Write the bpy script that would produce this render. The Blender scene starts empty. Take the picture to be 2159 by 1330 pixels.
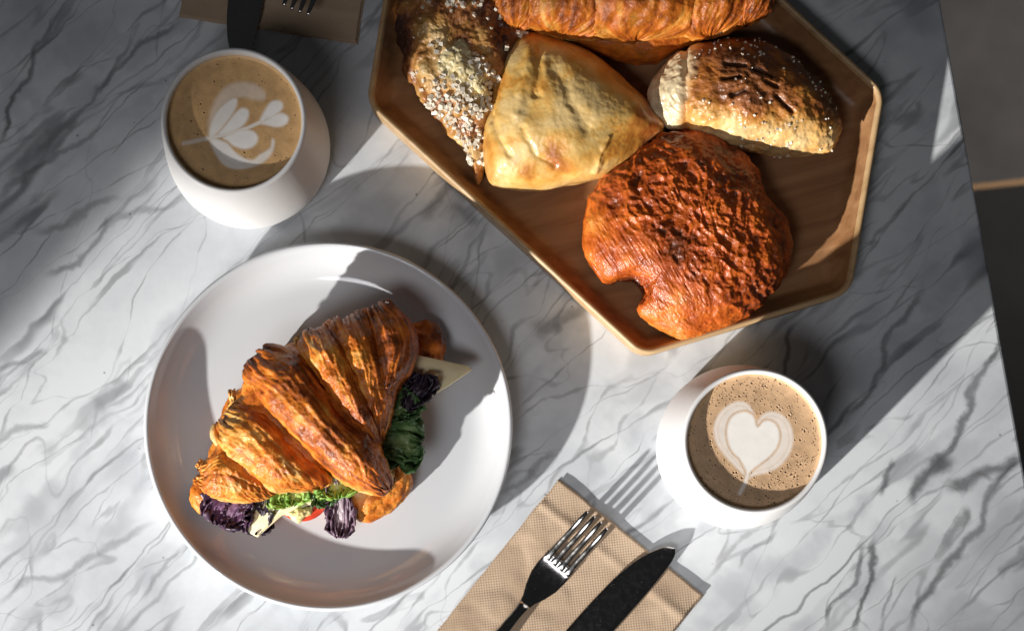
import bpy, math, random
import numpy as np
from mathutils import Vector, Matrix

# ------------------------------------------------------------------ camera, world, lamps, exposure
SC = bpy.context.scene
COL = SC.collection
S, H = 3500.0, 1.10          # photo pixels per metre on the table top, camera height above it
NX, NY = 1000.0, 1130.0      # pixel straight below the camera

cam_data = bpy.data.cameras.new('camera')
cam = bpy.data.objects.new('camera', cam_data); COL.objects.link(cam)
cam.location = (0, 0, H); cam.rotation_euler = (0, 0, 0)
cam_data.sensor_width = 36.0
cam_data.lens = 36.0 * H / (2159.0 / S)
cam_data.shift_x = (1079.5 - NX) / 2159.0
cam_data.shift_y = (NY - 665.0) / 2159.0
cam_data.clip_start = 0.05; cam_data.clip_end = 50
cam_data.dof.use_dof = True
cam_data.dof.focus_distance = H - 0.035
cam_data.dof.aperture_fstop = 8.0
SC.camera = cam

world = bpy.data.worlds.new('World'); SC.world = world; world.use_nodes = True
bgn = world.node_tree.nodes['Background']
bgn.inputs[0].default_value = (0.92, 0.95, 1.0, 1); bgn.inputs[1].default_value = 0.022

EL = math.radians(20.5)
AH = Vector((1, 1, 0)).normalized()
KDIR = (AH * math.cos(EL) + Vector((0, 0, -math.sin(EL)))).normalized()
UP = AH * math.sin(EL) + Vector((0, 0, math.cos(EL)))
BH = Vector((-1, 1, 0)).normalized()


def spot(name, pos, target, power, colour, radius, size_deg, blend, narrow=None, scale=(1, 1, 1)):
    d = bpy.data.lights.new(name, 'SPOT')
    d.energy = power; d.color = colour; d.shadow_soft_size = radius
    d.spot_size = math.radians(size_deg); d.spot_blend = blend
    o = bpy.data.objects.new(name, d); COL.objects.link(o)
    z = (Vector(pos) - Vector(target)).normalized()
    x = narrow if narrow is not None else Vector((1, 0, 0))
    x = (x - z * x.dot(z)).normalized()
    y = z.cross(x)
    m = Matrix((x, y, z)).transposed().to_4x4()
    m = Matrix.Translation(pos) @ m @ Matrix.Diagonal((*scale, 1))
    o.matrix_world = m
    return o


# the beam of low sun fades towards the far side of the table
NB = (BH + 1.15 * UP).normalized()
KEY_T = NB * (0.06 / 1.524)
KD = 4.0
spot('window_light', KEY_T - KDIR * KD, KEY_T, 1560, (1.0, 0.965, 0.915), 0.048, 9.0, 1.0,
     NB, (0.362 / 1.524 / 4 / 0.0787, 6.0, 1))
FT = Vector((-0.12, -0.08, 0))
spot('fill_light', Vector((-0.55, -0.80, 1.70)), FT, 64, (0.98, 0.97, 1.0), 0.40, 28.0, 1.0,
     Vector((0, 1, 0)), (1.0, 1.4, 1))  # added soft fill spot that lifts the shadows
spot('floor_fill', Vector((1.25, 0.75, 1.0)), Vector((0.72, 0.62, -0.75)), 40, (1.0, 0.93, 0.86), 0.08, 40.0, 0.8)  # added unseen spot, only brightens the floor beside the table

SC.view_settings.view_transform = 'Standard'
SC.view_settings.look = 'None'
SC.view_settings.exposure = 0.0
SC.view_settings.gamma = 1.0
SC.view_settings.use_curve_mapping = False
SC.render.engine = 'CYCLES'
SC.cycles.use_denoising = True
SC.cycles.max_bounces = 8

random.seed(7)
RNG = np.random.default_rng(7)

# ------------------------------------------------------------------ helpers: noise, curves, meshes
_perm = np.random.default_rng(3).permutation(256)
_perm = np.concatenate([_perm, _perm, _perm])
_g = np.random.default_rng(4).normal(size=(256, 3))
_g /= np.linalg.norm(_g, axis=1)[:, None]


def perlin(p):
    p = np.asarray(p, float)
    i = np.floor(p).astype(int); f = p - i
    u = f * f * f * (f * (f * 6 - 15) + 10)
    i &= 255
    out = 0
    for dx in (0, 1):
        wx = u[..., 0] if dx else 1 - u[..., 0]
        for dy in (0, 1):
            wy = u[..., 1] if dy else 1 - u[..., 1]
            for dz in (0, 1):
                wz = u[..., 2] if dz else 1 - u[..., 2]
                h = _perm[_perm[_perm[(i[..., 0] + dx) & 255] + ((i[..., 1] + dy) & 255)] + ((i[..., 2] + dz) & 255)]
                g = _g[h]
                out = out + wx * wy * wz * (g[..., 0] * (f[..., 0] - dx) + g[..., 1] * (f[..., 1] - dy) + g[..., 2] * (f[..., 2] - dz))
    return out * 1.6


def fbm(p, octv=4, gain=0.5):
    p = np.asarray(p, float); a = 1.0; o = 0.0
    for k in range(octv):
        o = o + a * perlin(p * 2 ** k + 17.3 * k); a *= gain
    return o


def ridged(p, octv=3, gain=0.5):
    p = np.asarray(p, float); a = 1.0; o = 0.0
    for k in range(octv):
        o = o + a * (1 - 2 * np.abs(perlin(p * 2 ** k + 9.1 * k))); a *= gain
    return o


def sstep(a, b, x):
    t = np.clip((x - a) / (b - a), 0, 1)
    return t * t * (3 - 2 * t)


def ramp(t, stops):
    xs = [s[0] for s in stops]
    return np.stack([np.interp(t, xs, [s[1][c] for s in stops]) for c in range(3)], -1)


def mixc(a, b, t):
    t = np.asarray(t)[..., None]
    return a * (1 - t) + np.asarray(b) * t


def W2(pts, z=0.0):
    p = np.asarray(pts, float)
    k = (H - z) / H / S
    return np.stack([(p[..., 0] - NX) * k, -(p[..., 1] - NY) * k], -1)


def W(px, py, z=0.0):
    a = W2((px, py), z)
    return Vector((a[0], a[1], z))


def topx(x, y, z=0.0):                     # metres -> photo pixels (arrays)
    k = S * H / (H - z)
    return x * k + NX, NY - y * k


def spline(pts, n, closed=False):
    p = np.asarray(pts, float)
    if closed:
        q = np.concatenate([p[-1:], p, p[:2]])
    else:
        q = np.concatenate([2 * p[:1] - p[1:2], p, 2 * p[-1:] - p[-2:-1]])
    out = []
    m = len(q) - 3
    for i in range(m):
        t = np.linspace(0, 1, 40, endpoint=False)[:, None]
        a, b, c, d = q[i], q[i + 1], q[i + 2], q[i + 3]
        out.append(0.5 * (2 * b + (c - a) * t + (2 * a - 5 * b + 4 * c - d) * t ** 2 + (3 * b - a - 3 * c + d) * t ** 3))
    c = np.concatenate(out + [q[-2:-1]])
    seg = np.linalg.norm(np.diff(c, axis=0), axis=1)
    L = np.concatenate([[0], np.cumsum(seg)])
    t = np.linspace(0, L[-1], n, endpoint=not closed)
    return np.stack([np.interp(t, L, c[:, k]) for k in range(p.shape[1])], -1)


def mesh_obj(name, verts, faces, mat, parent=None, colour=None, smooth=True, ngons=()):
    """verts (N,3) array, faces (M,4) or (M,3) array, ngons list of index lists"""
    verts = np.asarray(verts, np.float32)
    faces = np.asarray(faces, np.int32)
    k = faces.shape[1] if len(faces) else 4
    loops = [faces.ravel()] + [np.asarray(n, np.int32) for n in ngons]
    counts = np.concatenate([np.full(len(faces), k, np.int32), np.array([len(n) for n in ngons], np.int32)])
    lv = np.concatenate(loops).astype(np.int32)
    me = bpy.data.meshes.new(name)
    me.vertices.add(len(verts)); me.vertices.foreach_set('co', verts.ravel())
    me.loops.add(len(lv)); me.loops.foreach_set('vertex_index', lv)
    me.polygons.add(len(counts))
    st = np.concatenate([[0], np.cumsum(counts)[:-1]]).astype(np.int32)
    me.polygons.foreach_set('loop_start', st)
    me.polygons.foreach_set('loop_total', counts.astype(np.int32))
    me.update(calc_edges=True); me.validate()
    me.polygons.foreach_set('use_smooth', np.full(len(me.polygons), bool(smooth)))
    if colour is not None:
        c = np.ones((len(verts), 4), np.float32)
        c[:, :3] = np.clip(np.asarray(colour).reshape(-1, 3), 0, 1)
        at = me.color_attributes.new('Col', 'FLOAT_COLOR', 'POINT')
        at.data.foreach_set('color', c.ravel())
    me.update()
    o = bpy.data.objects.new(name, me); COL.objects.link(o)
    if mat: me.materials.append(mat)
    if parent is not None: o.parent = parent
    return o


def grid_faces(n, m, wrap=True, off=0):
    i = np.arange(n - 1)[:, None]; j = np.arange(m if wrap else m - 1)[None, :]
    j2 = (j + 1) % m
    return (np.stack([i * m + j, (i + 1) * m + j, (i + 1) * m + j2, i * m + j2], -1).reshape(-1, 4) + off)


def normals(P):
    du = np.gradient(P, axis=0)
    Pw = np.concatenate([P[:, -1:], P, P[:, :1]], 1)
    dv = (Pw[:, 2:] - Pw[:, :-2]) / 2
    n = np.cross(du, dv)
    l = np.linalg.norm(n, axis=-1, keepdims=True)
    return n / np.maximum(l, 1e-12)


def thing(name, label, cat, loc=(0, 0, 0), group=None):
    o = bpy.data.objects.new(name, None); COL.objects.link(o)
    o.empty_display_size = 0.02
    o.location = loc
    o['label'] = label; o['category'] = cat
    if group: o['group'] = group
    return o


def tag(o, label, cat, group=None):
    o['label'] = label; o['category'] = cat
    if group: o['group'] = group
    return o


def rebase(e):
    """children were built in world coordinates: keep them there under an Empty that has a location"""
    inv = Matrix.Translation(-e.location)
    for c in e.children:
        c.matrix_parent_inverse = inv


def lathe(name, prof, mat, parent, seg=128, loc=(0, 0, 0)):
    prof = np.asarray(prof, float)
    a = np.linspace(0, 2 * np.pi, seg, endpoint=False)
    P = np.stack([prof[:, None, 0] * np.cos(a), prof[:, None, 0] * np.sin(a), np.repeat(prof[:, None, 1], seg, 1)], -1)
    P += np.asarray(loc)
    n = len(prof)
    return mesh_obj(name, P.reshape(-1, 3), grid_faces(n, seg), mat, parent,
                    ngons=[list(range(seg)), list(range((n - 1) * seg, n * seg))[::-1]])


def in_poly(x, y, poly):
    poly = np.asarray(poly, float); c = np.zeros(x.shape, bool)
    for (x0, y0), (x1, y1) in zip(poly, np.roll(poly, -1, 0)):
        if y0 == y1: continue
        hit = ((y0 > y) != (y1 > y)) & (x < (x1 - x0) * (y - y0) / (y1 - y0) + x0)
        c ^= hit
    return c


def seg_dist(x, y, pts, closed=False):
    pts = np.asarray(pts, float)
    nx = np.roll(pts, -1, 0) if closed else pts[1:]
    d = np.full(x.shape, 1e9)
    for (x0, y0), (x1, y1) in zip(pts, nx):
        vx, vy = x1 - x0, y1 - y0
        t = np.clip(((x - x0) * vx + (y - y0) * vy) / (vx * vx + vy * vy + 1e-9), 0, 1)
        d = np.minimum(d, np.hypot(x - x0 - t * vx, y - y0 - t * vy))
    return d


def sdf(x, y, poly):
    poly = spline(poly, 70, True)
    d = seg_dist(x, y, poly, True)
    return np.where(in_poly(x, y, poly), -d, d)


def blob(name, outline, zb, zeq, zt, mat, parent, nr=120, nt=340, p=2.2, q=0.5, nb=16, under=0.88,
         disp=None, colour=None, zfun=None, centre=None, soft=2.0):
    """closed dome-shaped body grown from its plan outline (photo pixels), resting on z = zb"""
    O = W2(outline, zeq)
    area = np.sum(O[:, 0] * np.roll(O[:, 1], -1) - np.roll(O[:, 0], -1) * O[:, 1])
    if area < 0: O = O[::-1]
    O = spline(O, nt, True)
    C = W2(centre, zeq) if centre is not None else O.mean(0)
    t = np.linspace(0.012, 1, nr)
    rho = np.sin(t * np.pi / 2) ** 0.9
    zz = zeq + (zt - zeq) * np.maximum(1 - rho ** p, 0) ** q
    a = np.linspace(0, 1, nb + 1)[1:]
    rho = np.concatenate([rho, 1 - (1 - under) * (1 - np.cos(a * np.pi / 2))])
    zz = np.concatenate([zz, zeq - (zeq - zb) * np.sin(a * np.pi / 2)])
    P = np.empty((nr + nb, nt, 3))
    rad = np.linalg.norm(O - C, axis=1, keepdims=True)
    k_ = max(nt // 10, 3)
    rs = np.convolve(np.concatenate([rad[-k_:, 0], rad[:, 0], rad[:k_, 0]]), np.ones(2 * k_ + 1) / (2 * k_ + 1), 'valid')[:, None]
    Osm = C + (O - C) / rad * rs                                   # softened outline towards the crown
    wt = np.clip(rho, 0, 1)[:, None, None] ** soft
    P[..., :2] = C + ((Osm[None] - C) * (1 - wt) + (O[None] - C) * wt) * rho[:, None, None]
    P[..., 2] = zz[:, None]
    R = np.repeat(rho[:, None], nt, 1).copy(); R[nr:] = 2 - R[nr:]
    if zfun is not None:
        w = np.clip((P[..., 2] - zb) / (zt - zb), 0, 1)
        P[..., 2] += zfun(P, R) * w
    N = normals(P)
    d = np.zeros(R.shape)
    if disp is not None:
        d = disp(P, R)
        fade = np.ones(nr + nb); fade[nr + nb // 2:] = np.linspace(1, 0, nb - nb // 2)
        P = P + N * (d * fade[:, None])[..., None]
    P[..., 2] = np.maximum(P[..., 2], zb)
    col = colour(P, R, d) if colour is not None else None
    n = nr + nb
    o = mesh_obj(name, P.reshape(-1, 3), grid_faces(n, nt), mat, parent, col,
                 ngons=[list(range(nt)), list(range((n - 1) * nt, n * nt))[::-1]])
    o.data.flip_normals() if False else None
    return o, P, normals(P), R


def band(name, L, R, z0, h, hl, mat, parent, zmap=None, ns=130, nf=96, m=7, disp=None, colour=None, e=0.85, jag=0.0, blunt=(0.03, 0.03)):
    """one fold of laminated dough between two edge lines (photo pixels)"""
    zmap = zmap if zmap is not None else z0
    A = spline(W2(L, zmap), ns); B = spline(W2(R, zmap), ns)
    s = np.linspace(0, 1, ns)
    T = np.maximum(1 - np.abs(2 * s - 1) ** m, 0.0) ** 0.5
    T = np.where(s < 0.5, blunt[0] + (1 - blunt[0]) * T, blunt[1] + (1 - blunt[1]) * T)
    hs = np.interp(s, np.linspace(0, 1, len(h)), h)
    zs = np.interp(s, np.linspace(0, 1, len(z0)), z0) if np.ndim(z0) else np.full(ns, z0)
    f = np.linspace(0, 2 * np.pi, nf, endpoint=False)
    x = np.cos(f); y = np.sin(f)
    yy = np.where(y > 0, np.abs(y) ** e, -np.abs(y))
    mid = (A + B) / 2; hf = (B - A) / 2
    # blunt ends: the two end sections stay on the outline, only their width and height shrink
    P = np.empty((ns, nf, 3))
    P[..., :2] = mid[:, None] + hf[:, None] * (T[:, None] * x[None])[..., None]
    P[..., 2] = zs[:, None] + np.where(y > 0, hs[:, None] * T[:, None], hl * T[:, None]) * yy[None]
    if jag:
        dirv = np.stack([mid[0] - mid[6], mid[-1] - mid[-7]]); dirv /= np.linalg.norm(dirv, axis=1)[:, None]
        q_ = np.stack([np.cos(f) * 7 + mid[0, 0] * 300, np.sin(f) * 7, np.zeros(nf)], -1)
        jn = (fbm(q_, 3) + 0.35) * jag
        P[..., :2] += (np.exp(-(s / 0.07) ** 2)[:, None] * jn[None])[..., None] * dirv[0] + (np.exp(-((1 - s) / 0.06) ** 2)[:, None] * jn[None] * 0.5)[..., None] * dirv[1]
    N = normals(P)
    ctr = np.concatenate([mid, zs[:, None]], 1)[:, None]
    flip = np.sum(N * (P - ctr)) < 0
    if flip: N = -N
    ln = np.concatenate([[0], np.cumsum(np.linalg.norm(np.diff(mid, axis=0), axis=1))])
    Sg = np.repeat(ln[:, None], nf, 1); Fg = np.repeat(f[None], ns, 0)
    wid = np.linalg.norm(hf, axis=1)[:, None] * np.ones((1, nf))
    d = np.zeros((ns, nf))
    if disp is not None:
        d = disp(P, Sg, Fg, wid)
        P = P + N * d[..., None]
    col = colour(P, Sg, Fg, d, ln[-1]) if colour is not None else None
    F = grid_faces(ns, nf)
    ng = [list(range(nf)), list(range((ns - 1) * nf, ns * nf))[::-1]]
    if flip:
        F = F[:, ::-1]; ng = [g[::-1] for g in ng]
    return mesh_obj(name, P.reshape(-1, 3), F, mat, parent, col, ngons=ng), P


def strip(name, st, th, mat, parent, crown=0.0, tip=True):
    """st: rows of (x_left, x_right, y, z) in local metres; a flat bar with rounded edges"""
    st = np.asarray(st, float); n = len(st)
    a = np.linspace(0, 2 * np.pi, 20, endpoint=False)
    cx = np.sign(np.cos(a)) * np.abs(np.cos(a)) ** 0.55
    cz = np.sign(np.sin(a)) * np.abs(np.sin(a)) ** 0.75
    P = np.empty((n, 20, 3))
    mid = (st[:, 0] + st[:, 1]) / 2; hw = (st[:, 1] - st[:, 0]) / 2
    P[..., 0] = mid[:, None] + hw[:, None] * cx
    P[..., 1] = st[:, 2:3]
    tt = th if np.ndim(th) == 0 else np.asarray(th)[:, None]
    P[..., 2] = st[:, 3:4] + tt / 2 * cz + crown * (1 - cx ** 2) * np.maximum(cz, 0)
    F = grid_faces(n, 20)
    ng = [list(range(20)), list(range((n - 1) * 20, n * 20))[::-1]]
    N = normals(P); ctr = P.mean(1, keepdims=True)
    if np.sum(N * (P - ctr)) < 0:
        F = F[:, ::-1]; ng = [g[::-1] for g in ng]
    return mesh_obj(name, P.reshape(-1, 3), F, mat, parent, ngons=ng)


def grains(name, pts, sizes, mat, parent):
    v0 = np.array([[x, y, z] for x in (-1, 1) for y in (-1, 1) for z in (-1, 1)], float) * 0.5
    f0 = np.array([[0, 1, 3, 2], [4, 6, 7, 5], [0, 4, 5, 1], [2, 3, 7, 6], [0, 2, 6, 4], [1, 5, 7, 3]])
    V, F = [], []
    for k, (p, s) in enumerate(zip(pts, sizes)):
        q = RNG.normal(size=4); q /= np.linalg.norm(q)
        w, x, y, z = q
        M = np.array([[1 - 2 * (y * y + z * z), 2 * (x * y - z * w), 2 * (x * z + y * w)],
                      [2 * (x * y + z * w), 1 - 2 * (x * x + z * z), 2 * (y * z - x * w)],
                      [2 * (x * z - y * w), 2 * (y * z + x * w), 1 - 2 * (x * x + y * y)]])
        v = v0 * RNG.uniform(0.65, 1.15, 3) + RNG.uniform(-.1, .1, (8, 3))
        V.append(v @ M.T * s + p); F.append(f0 + 8 * k)
    o = mesh_obj(name, np.concatenate(V), np.concatenate(F), mat, parent, smooth=False)
    o['kind'] = 'stuff'
    return o


# ------------------------------------------------------------------ materials
def new_mat(name):
    m = bpy.data.materials.new(name); m.use_nodes = True
    nt = m.node_tree
    return m, nt.nodes, nt.links, nt.nodes['Principled BSDF']


def node(ns, typ, **kw):
    n = ns.new(typ)
    for k, v in kw.items(): setattr(n, k, v)
    return n


def mat_baked(name, rough=0.4, coat=0.25, bscale=420, bstr=0.35, bdist=0.0006, var=0.25, sss=0.0, stretch=None, coat_rough=0.2, spec=0.5):
    m, ns, lk, b = new_mat(name)
    at = node(ns, 'ShaderNodeAttribute', attribute_name='Col')
    tc = node(ns, 'ShaderNodeTexCoord')
    mp = node(ns, 'ShaderNodeMapping')
    if stretch:
        mp.inputs['Rotation'].default_value = (0, 0, stretch[0])
        mp.inputs['Scale'].default_value = (stretch[1], 1, 1)
    lk.new(tc.outputs['Object'], mp.inputs[0])
    n1 = node(ns, 'ShaderNodeTexNoise'); n1.inputs['Scale'].default_value = bscale; n1.inputs['Detail'].default_value = 5
    n1.inputs['Roughness'].default_value = 0.6
    lk.new(mp.outputs[0], n1.inputs['Vector'])
    n2 = node(ns, 'ShaderNodeTexNoise'); n2.inputs['Scale'].default_value = bscale * 0.3; n2.inputs['Detail'].default_value = 6
    lk.new(mp.outputs[0], n2.inputs['Vector'])
    mr = node(ns, 'ShaderNodeMapRange')
    mr.inputs['From Min'].default_value = 0.3; mr.inputs['From Max'].default_value = 0.7
    mr.inputs['To Min'].default_value = 1 - var; mr.inputs['To Max'].default_value = 1 + var
    lk.new(n2.outputs[0], mr.inputs[0])
    vm = node(ns, 'ShaderNodeVectorMath', operation='SCALE')
    lk.new(at.outputs['Color'], vm.inputs[0]); lk.new(mr.outputs[0], vm.inputs['Scale'])
    lk.new(vm.outputs[0], b.inputs['Base Color'])
    r2 = node(ns, 'ShaderNodeMapRange')
    r2.inputs['From Min'].default_value = 0.3; r2.inputs['From Max'].default_value = 0.7
    r2.inputs['To Min'].default_value = max(rough - 0.13, 0.05); r2.inputs['To Max'].default_value = rough + 0.15
    lk.new(n2.outputs[0], r2.inputs[0]); lk.new(r2.outputs[0], b.inputs['Roughness'])
    b.inputs['Coat Weight'].default_value = coat; b.inputs['Coat Roughness'].default_value = coat_rough
    b.inputs['Specular IOR Level'].default_value = spec
    if sss:
        b.inputs['Subsurface Weight'].default_value = sss
        b.inputs['Subsurface Radius'].default_value = (1.0, 0.45, 0.2)
        b.inputs['Subsurface Scale'].default_value = 0.003
    ad = node(ns, 'ShaderNodeMath', operation='ADD')
    lk.new(n1.outputs[0], ad.inputs[0]); lk.new(n2.outputs[0], ad.inputs[1])
    bp = node(ns, 'ShaderNodeBump'); bp.inputs['Strength'].default_value = bstr; bp.inputs['Distance'].default_value = bdist
    lk.new(ad.outputs[0], bp.inputs['Height'])
    lk.new(bp.outputs[0], b.inputs['Normal']); lk.new(bp.outputs[0], b.inputs['Coat Normal'])
    return m


def mat_plain(name, colour, rough=0.4, metal=0.0, coat=0.0, nscale=None, var=0.1, bstr=0.0, bdist=0.0005, sss=0, trans=0):
    m, ns, lk, b = new_mat(name)
    b.inputs['Base Color'].default_value = (*colour, 1)
    b.inputs['Roughness'].default_value = rough; b.inputs['Metallic'].default_value = metal
    b.inputs['Coat Weight'].default_value = coat
    if trans: b.inputs['Transmission Weight'].default_value = trans
    if sss:
        b.inputs['Subsurface Weight'].default_value = sss
        b.inputs['Subsurface Radius'].default_value = (1, 0.7, 0.5); b.inputs['Subsurface Scale'].default_value = 0.003
    if nscale:
        tc = node(ns, 'ShaderNodeTexCoord')
        n = node(ns, 'ShaderNodeTexNoise'); n.inputs['Scale'].default_value = nscale; n.inputs['Detail'].default_value = 6
        lk.new(tc.outputs['Object'], n.inputs['Vector'])
        cr = node(ns, 'ShaderNodeValToRGB')
        cr.color_ramp.elements[0].position = 0.3; cr.color_ramp.elements[1].position = 0.7
        cr.color_ramp.elements[0].color = (*[c * (1 - var) for c in colour], 1)
        cr.color_ramp.elements[1].color = (*[min(1, c * (1 + var)) for c in colour], 1)
        lk.new(n.outputs[0], cr.inputs[0]); lk.new(cr.outputs[0], b.inputs['Base Color'])
        if bstr:
            bp = node(ns, 'ShaderNodeBump'); bp.inputs['Strength'].default_value = bstr; bp.inputs['Distance'].default_value = bdist
            lk.new(n.outputs[0], bp.inputs['Height']); lk.new(bp.outputs[0], b.inputs['Normal'])
    return m


HERO = [  # x0, y0, x1, y1 (photo pixels), half width, strength, tone
    (1975, 1000, 2110, 690, 9, 0.85, 0.06), (1910, 1350, 2150, 940, 11, 0.85, 0.06), (1915, 1060, 2010, 960, 16, 0.9, 0.04), (1990, 1030, 2160, 960, 17, 0.9, 0.045),
    (1795, 1340, 1850, 1130, 7, 0.8, 0.07), (1740, 1320, 1830, 1150, 6, 0.7, 0.10), (1990, 1160, 2030, 1060, 12, 0.7, 0.10), (2110, 1220, 2170, 1150, 14, 0.7, 0.10),
    (1640, 830, 1690, 680, 9, 0.8, 0.06), (1780, 900, 1950, 600, 9, 0.7, 0.08), (1845, 1040, 1890, 970, 7, 0.7, 0.09), (1860, 1310, 1890, 1210, 5, 0.6, 0.12),
    (2000, 1340, 2060, 1250, 60, 0.45, 0.30), (2060, 1180, 2140, 1040, 70, 0.40, 0.30), (1900, 1260, 1990, 1120, 60, 0.35, 0.32),
    (-10, 1275, 330, 1105, 9, 0.65, 0.20), (100, 590, 260, 465, 8, 0.7, 0.14), (240, 475, 400, 410, 9, 0.6, 0.16), (70, 495, 260, 425, 9, 0.6, 0.18),
    (-10, 785, 100, 738, 9, 0.7, 0.20), (-10, 310, 125, 15, 7, 0.8, 0.10), (180, 190, 390, 50, 8, 0.7, 0.13), (60, 345, 300, 70, 7, 0.6, 0.14), (-10, 420, 210, 250, 8, 0.6, 0.15),
    (200, 860, 270, 800, 16, 0.55, 0.25), (-10, 1130, 130, 1020, 22, 0.4, 0.32), (-10, 930, 100, 880, 8, 0.6, 0.22), (300, 1260, 390, 1160, 6, 0.6, 0.2),
    (880, 460, 1010, 360, 14, 0.6, 0.12), (1120, 700, 1240, 640, 16, 0.6, 0.14), (940, 440, 1010, 480, 12, 0.5, 0.14), (1060, 1040, 1180, 960, 7, 0.6, 0.14), (1560, 1200, 1640, 1120, 6, 0.6, 0.2)]


def mat_marble():
    m, ns, lk, b = new_mat('white marble')
    tc = node(ns, 'ShaderNodeTexCoord')
    wn = node(ns, 'ShaderNodeTexNoise'); wn.inputs['Scale'].default_value = 5.5; wn.inputs['Detail'].default_value = 4
    lk.new(tc.outputs['Object'], wn.inputs['Vector'])
    w1 = node(ns, 'ShaderNodeVectorMath', operation='SUBTRACT'); w1.inputs[1].default_value = (.5, .5, .5)
    lk.new(wn.outputs['Color'], w1.inputs[0])
    w2 = node(ns, 'ShaderNodeVectorMath', operation='SCALE'); w2.inputs['Scale'].default_value = 0.045
    lk.new(w1.outputs[0], w2.inputs[0])
    wa = node(ns, 'ShaderNodeVectorMath', operation='ADD')
    lk.new(tc.outputs['Object'], wa.inputs[0]); lk.new(w2.outputs[0], wa.inputs[1])
    wf = node(ns, 'ShaderNodeTexNoise'); wf.inputs['Scale'].default_value = 45; wf.inputs['Detail'].default_value = 4
    lk.new(tc.outputs['Object'], wf.inputs['Vector'])
    f1 = node(ns, 'ShaderNodeVectorMath', operation='SUBTRACT'); f1.inputs[1].default_value = (.5, .5, .5)
    lk.new(wf.outputs['Color'], f1.inputs[0])
    f2 = node(ns, 'ShaderNodeVectorMath', operation='SCALE'); f2.inputs['Scale'].default_value = 0.0075
    lk.new(f1.outputs[0], f2.inputs[0])
    wb = node(ns, 'ShaderNodeVectorMath', operation='ADD')
    lk.new(wa.outputs[0], wb.inputs[0]); lk.new(f2.outputs[0], wb.inputs[1])

    def vein(rot, along, across, width, seed, detail=3.0):
        mp = node(ns, 'ShaderNodeMapping'); mp.vector_type = 'POINT'
        mp.inputs['Rotation'].default_value = (0, 0, -math.radians(rot))
        mp.inputs['Location'].default_value = (seed, seed * 1.7, seed * 0.3)
        lk.new(wb.outputs[0], mp.inputs[0])
        sc = node(ns, 'ShaderNodeVectorMath', operation='MULTIPLY'); sc.inputs[1].default_value = (along, across, 1)
        lk.new(mp.outputs[0], sc.inputs[0])
        n = node(ns, 'ShaderNodeTexNoise'); n.inputs['Scale'].default_value = 1; n.inputs['Detail'].default_value = detail
        n.inputs['Roughness'].default_value = 0.45
        lk.new(sc.outputs[0], n.inputs['Vector'])
        s = node(ns, 'ShaderNodeMath', operation='SUBTRACT'); s.inputs[1].default_value = 0.5
        lk.new(n.outputs[0], s.inputs[0])
        a = node(ns, 'ShaderNodeMath', operation='ABSOLUTE'); lk.new(s.outputs[0], a.inputs[0])
        mk = node(ns, 'ShaderNodeTexNoise'); mk.inputs['Scale'].default_value = 13 + seed; mk.inputs['Detail'].default_value = 3
        lk.new(wb.outputs[0], mk.inputs['Vector'])
        mr = node(ns, 'ShaderNodeMapRange'); mr.interpolation_type = 'SMOOTHSTEP'
        mr.inputs['From Min'].default_value = 0.40; mr.inputs['From Max'].default_value = 0.68
        lk.new(mk.outputs[0], mr.inputs[0])
        wv = node(ns, 'ShaderNodeMath', operation='MULTIPLY_ADD'); wv.inputs[1].default_value = width * 1.1; wv.inputs[2].default_value = width * 0.35
        lk.new(mr.outputs[0], wv.inputs[0])
        dv = node(ns, 'ShaderNodeMath', operation='DIVIDE'); lk.new(a.outputs[0], dv.inputs[0]); lk.new(wv.outputs[0], dv.inputs[1])
        iv = node(ns, 'ShaderNodeMapRange'); iv.interpolation_type = 'SMOOTHERSTEP'
        iv.inputs['From Min'].default_value = 0.0; iv.inputs['From Max'].default_value = 1.0
        iv.inputs['To Min'].default_value = 1.0; iv.inputs['To Max'].default_value = 0.0
        lk.new(dv.outputs[0], iv.inputs[0])
        st = node(ns, 'ShaderNodeMath', operation='MULTIPLY_ADD'); st.inputs[1].default_value = 0.62; st.inputs[2].default_value = 0.34
        lk.new(mr.outputs[0], st.inputs[0])
        pr = node(ns, 'ShaderNodeMath', operation='MULTIPLY'); lk.new(iv.outputs[0], pr.inputs[0]); lk.new(st.outputs[0], pr.inputs[1])
        return pr.outputs[0]

    cl = node(ns, 'ShaderNodeTexNoise'); cl.inputs['Scale'].default_value = 7; cl.inputs['Detail'].default_value = 7
    cl.inputs['Roughness'].default_value = 0.6
    lk.new(wb.outputs[0], cl.inputs['Vector'])
    cr = node(ns, 'ShaderNodeValToRGB')
    cr.color_ramp.elements[0].position = 0.36; cr.color_ramp.elements[0].color = (0.49, 0.515, 0.55, 1)
    cr.color_ramp.elements[1].position = 0.56; cr.color_ramp.elements[1].color = (0.685, 0.712, 0.735, 1)
    lk.new(cl.outputs[0], cr.inputs[0])
    cur = cr.outputs[0]
    for (rot, al, ac, wd, sd, colr, amt) in (
            (42, 1.7, 15.0, 0.017, 3.1, (0.11, 0.115, 0.125), 0.8),
            (38, 2.4, 26.0, 0.020, 7.7, (0.19, 0.195, 0.205), 0.65),
            (50, 3.0, 34.0, 0.016, 12.3, (0.17, 0.17, 0.18), 0.6),
            (64, 4.0, 11.0, 0.008, 31.7, (0.22, 0.225, 0.235), 0.6),
            (24, 5.0, 16.0, 0.008, 41.3, (0.24, 0.245, 0.255), 0.55),
            (44, 2.0, 17.0, 0.10, 21.9, (0.38, 0.40, 0.43), 0.6)):
        v = vein(rot, al, ac, wd, sd)
        sm = node(ns, 'ShaderNodeMath', operation='MULTIPLY'); sm.inputs[1].default_value = amt
        lk.new(v, sm.inputs[0])
        mx = node(ns, 'ShaderNodeMix', data_type='RGBA')
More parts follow.
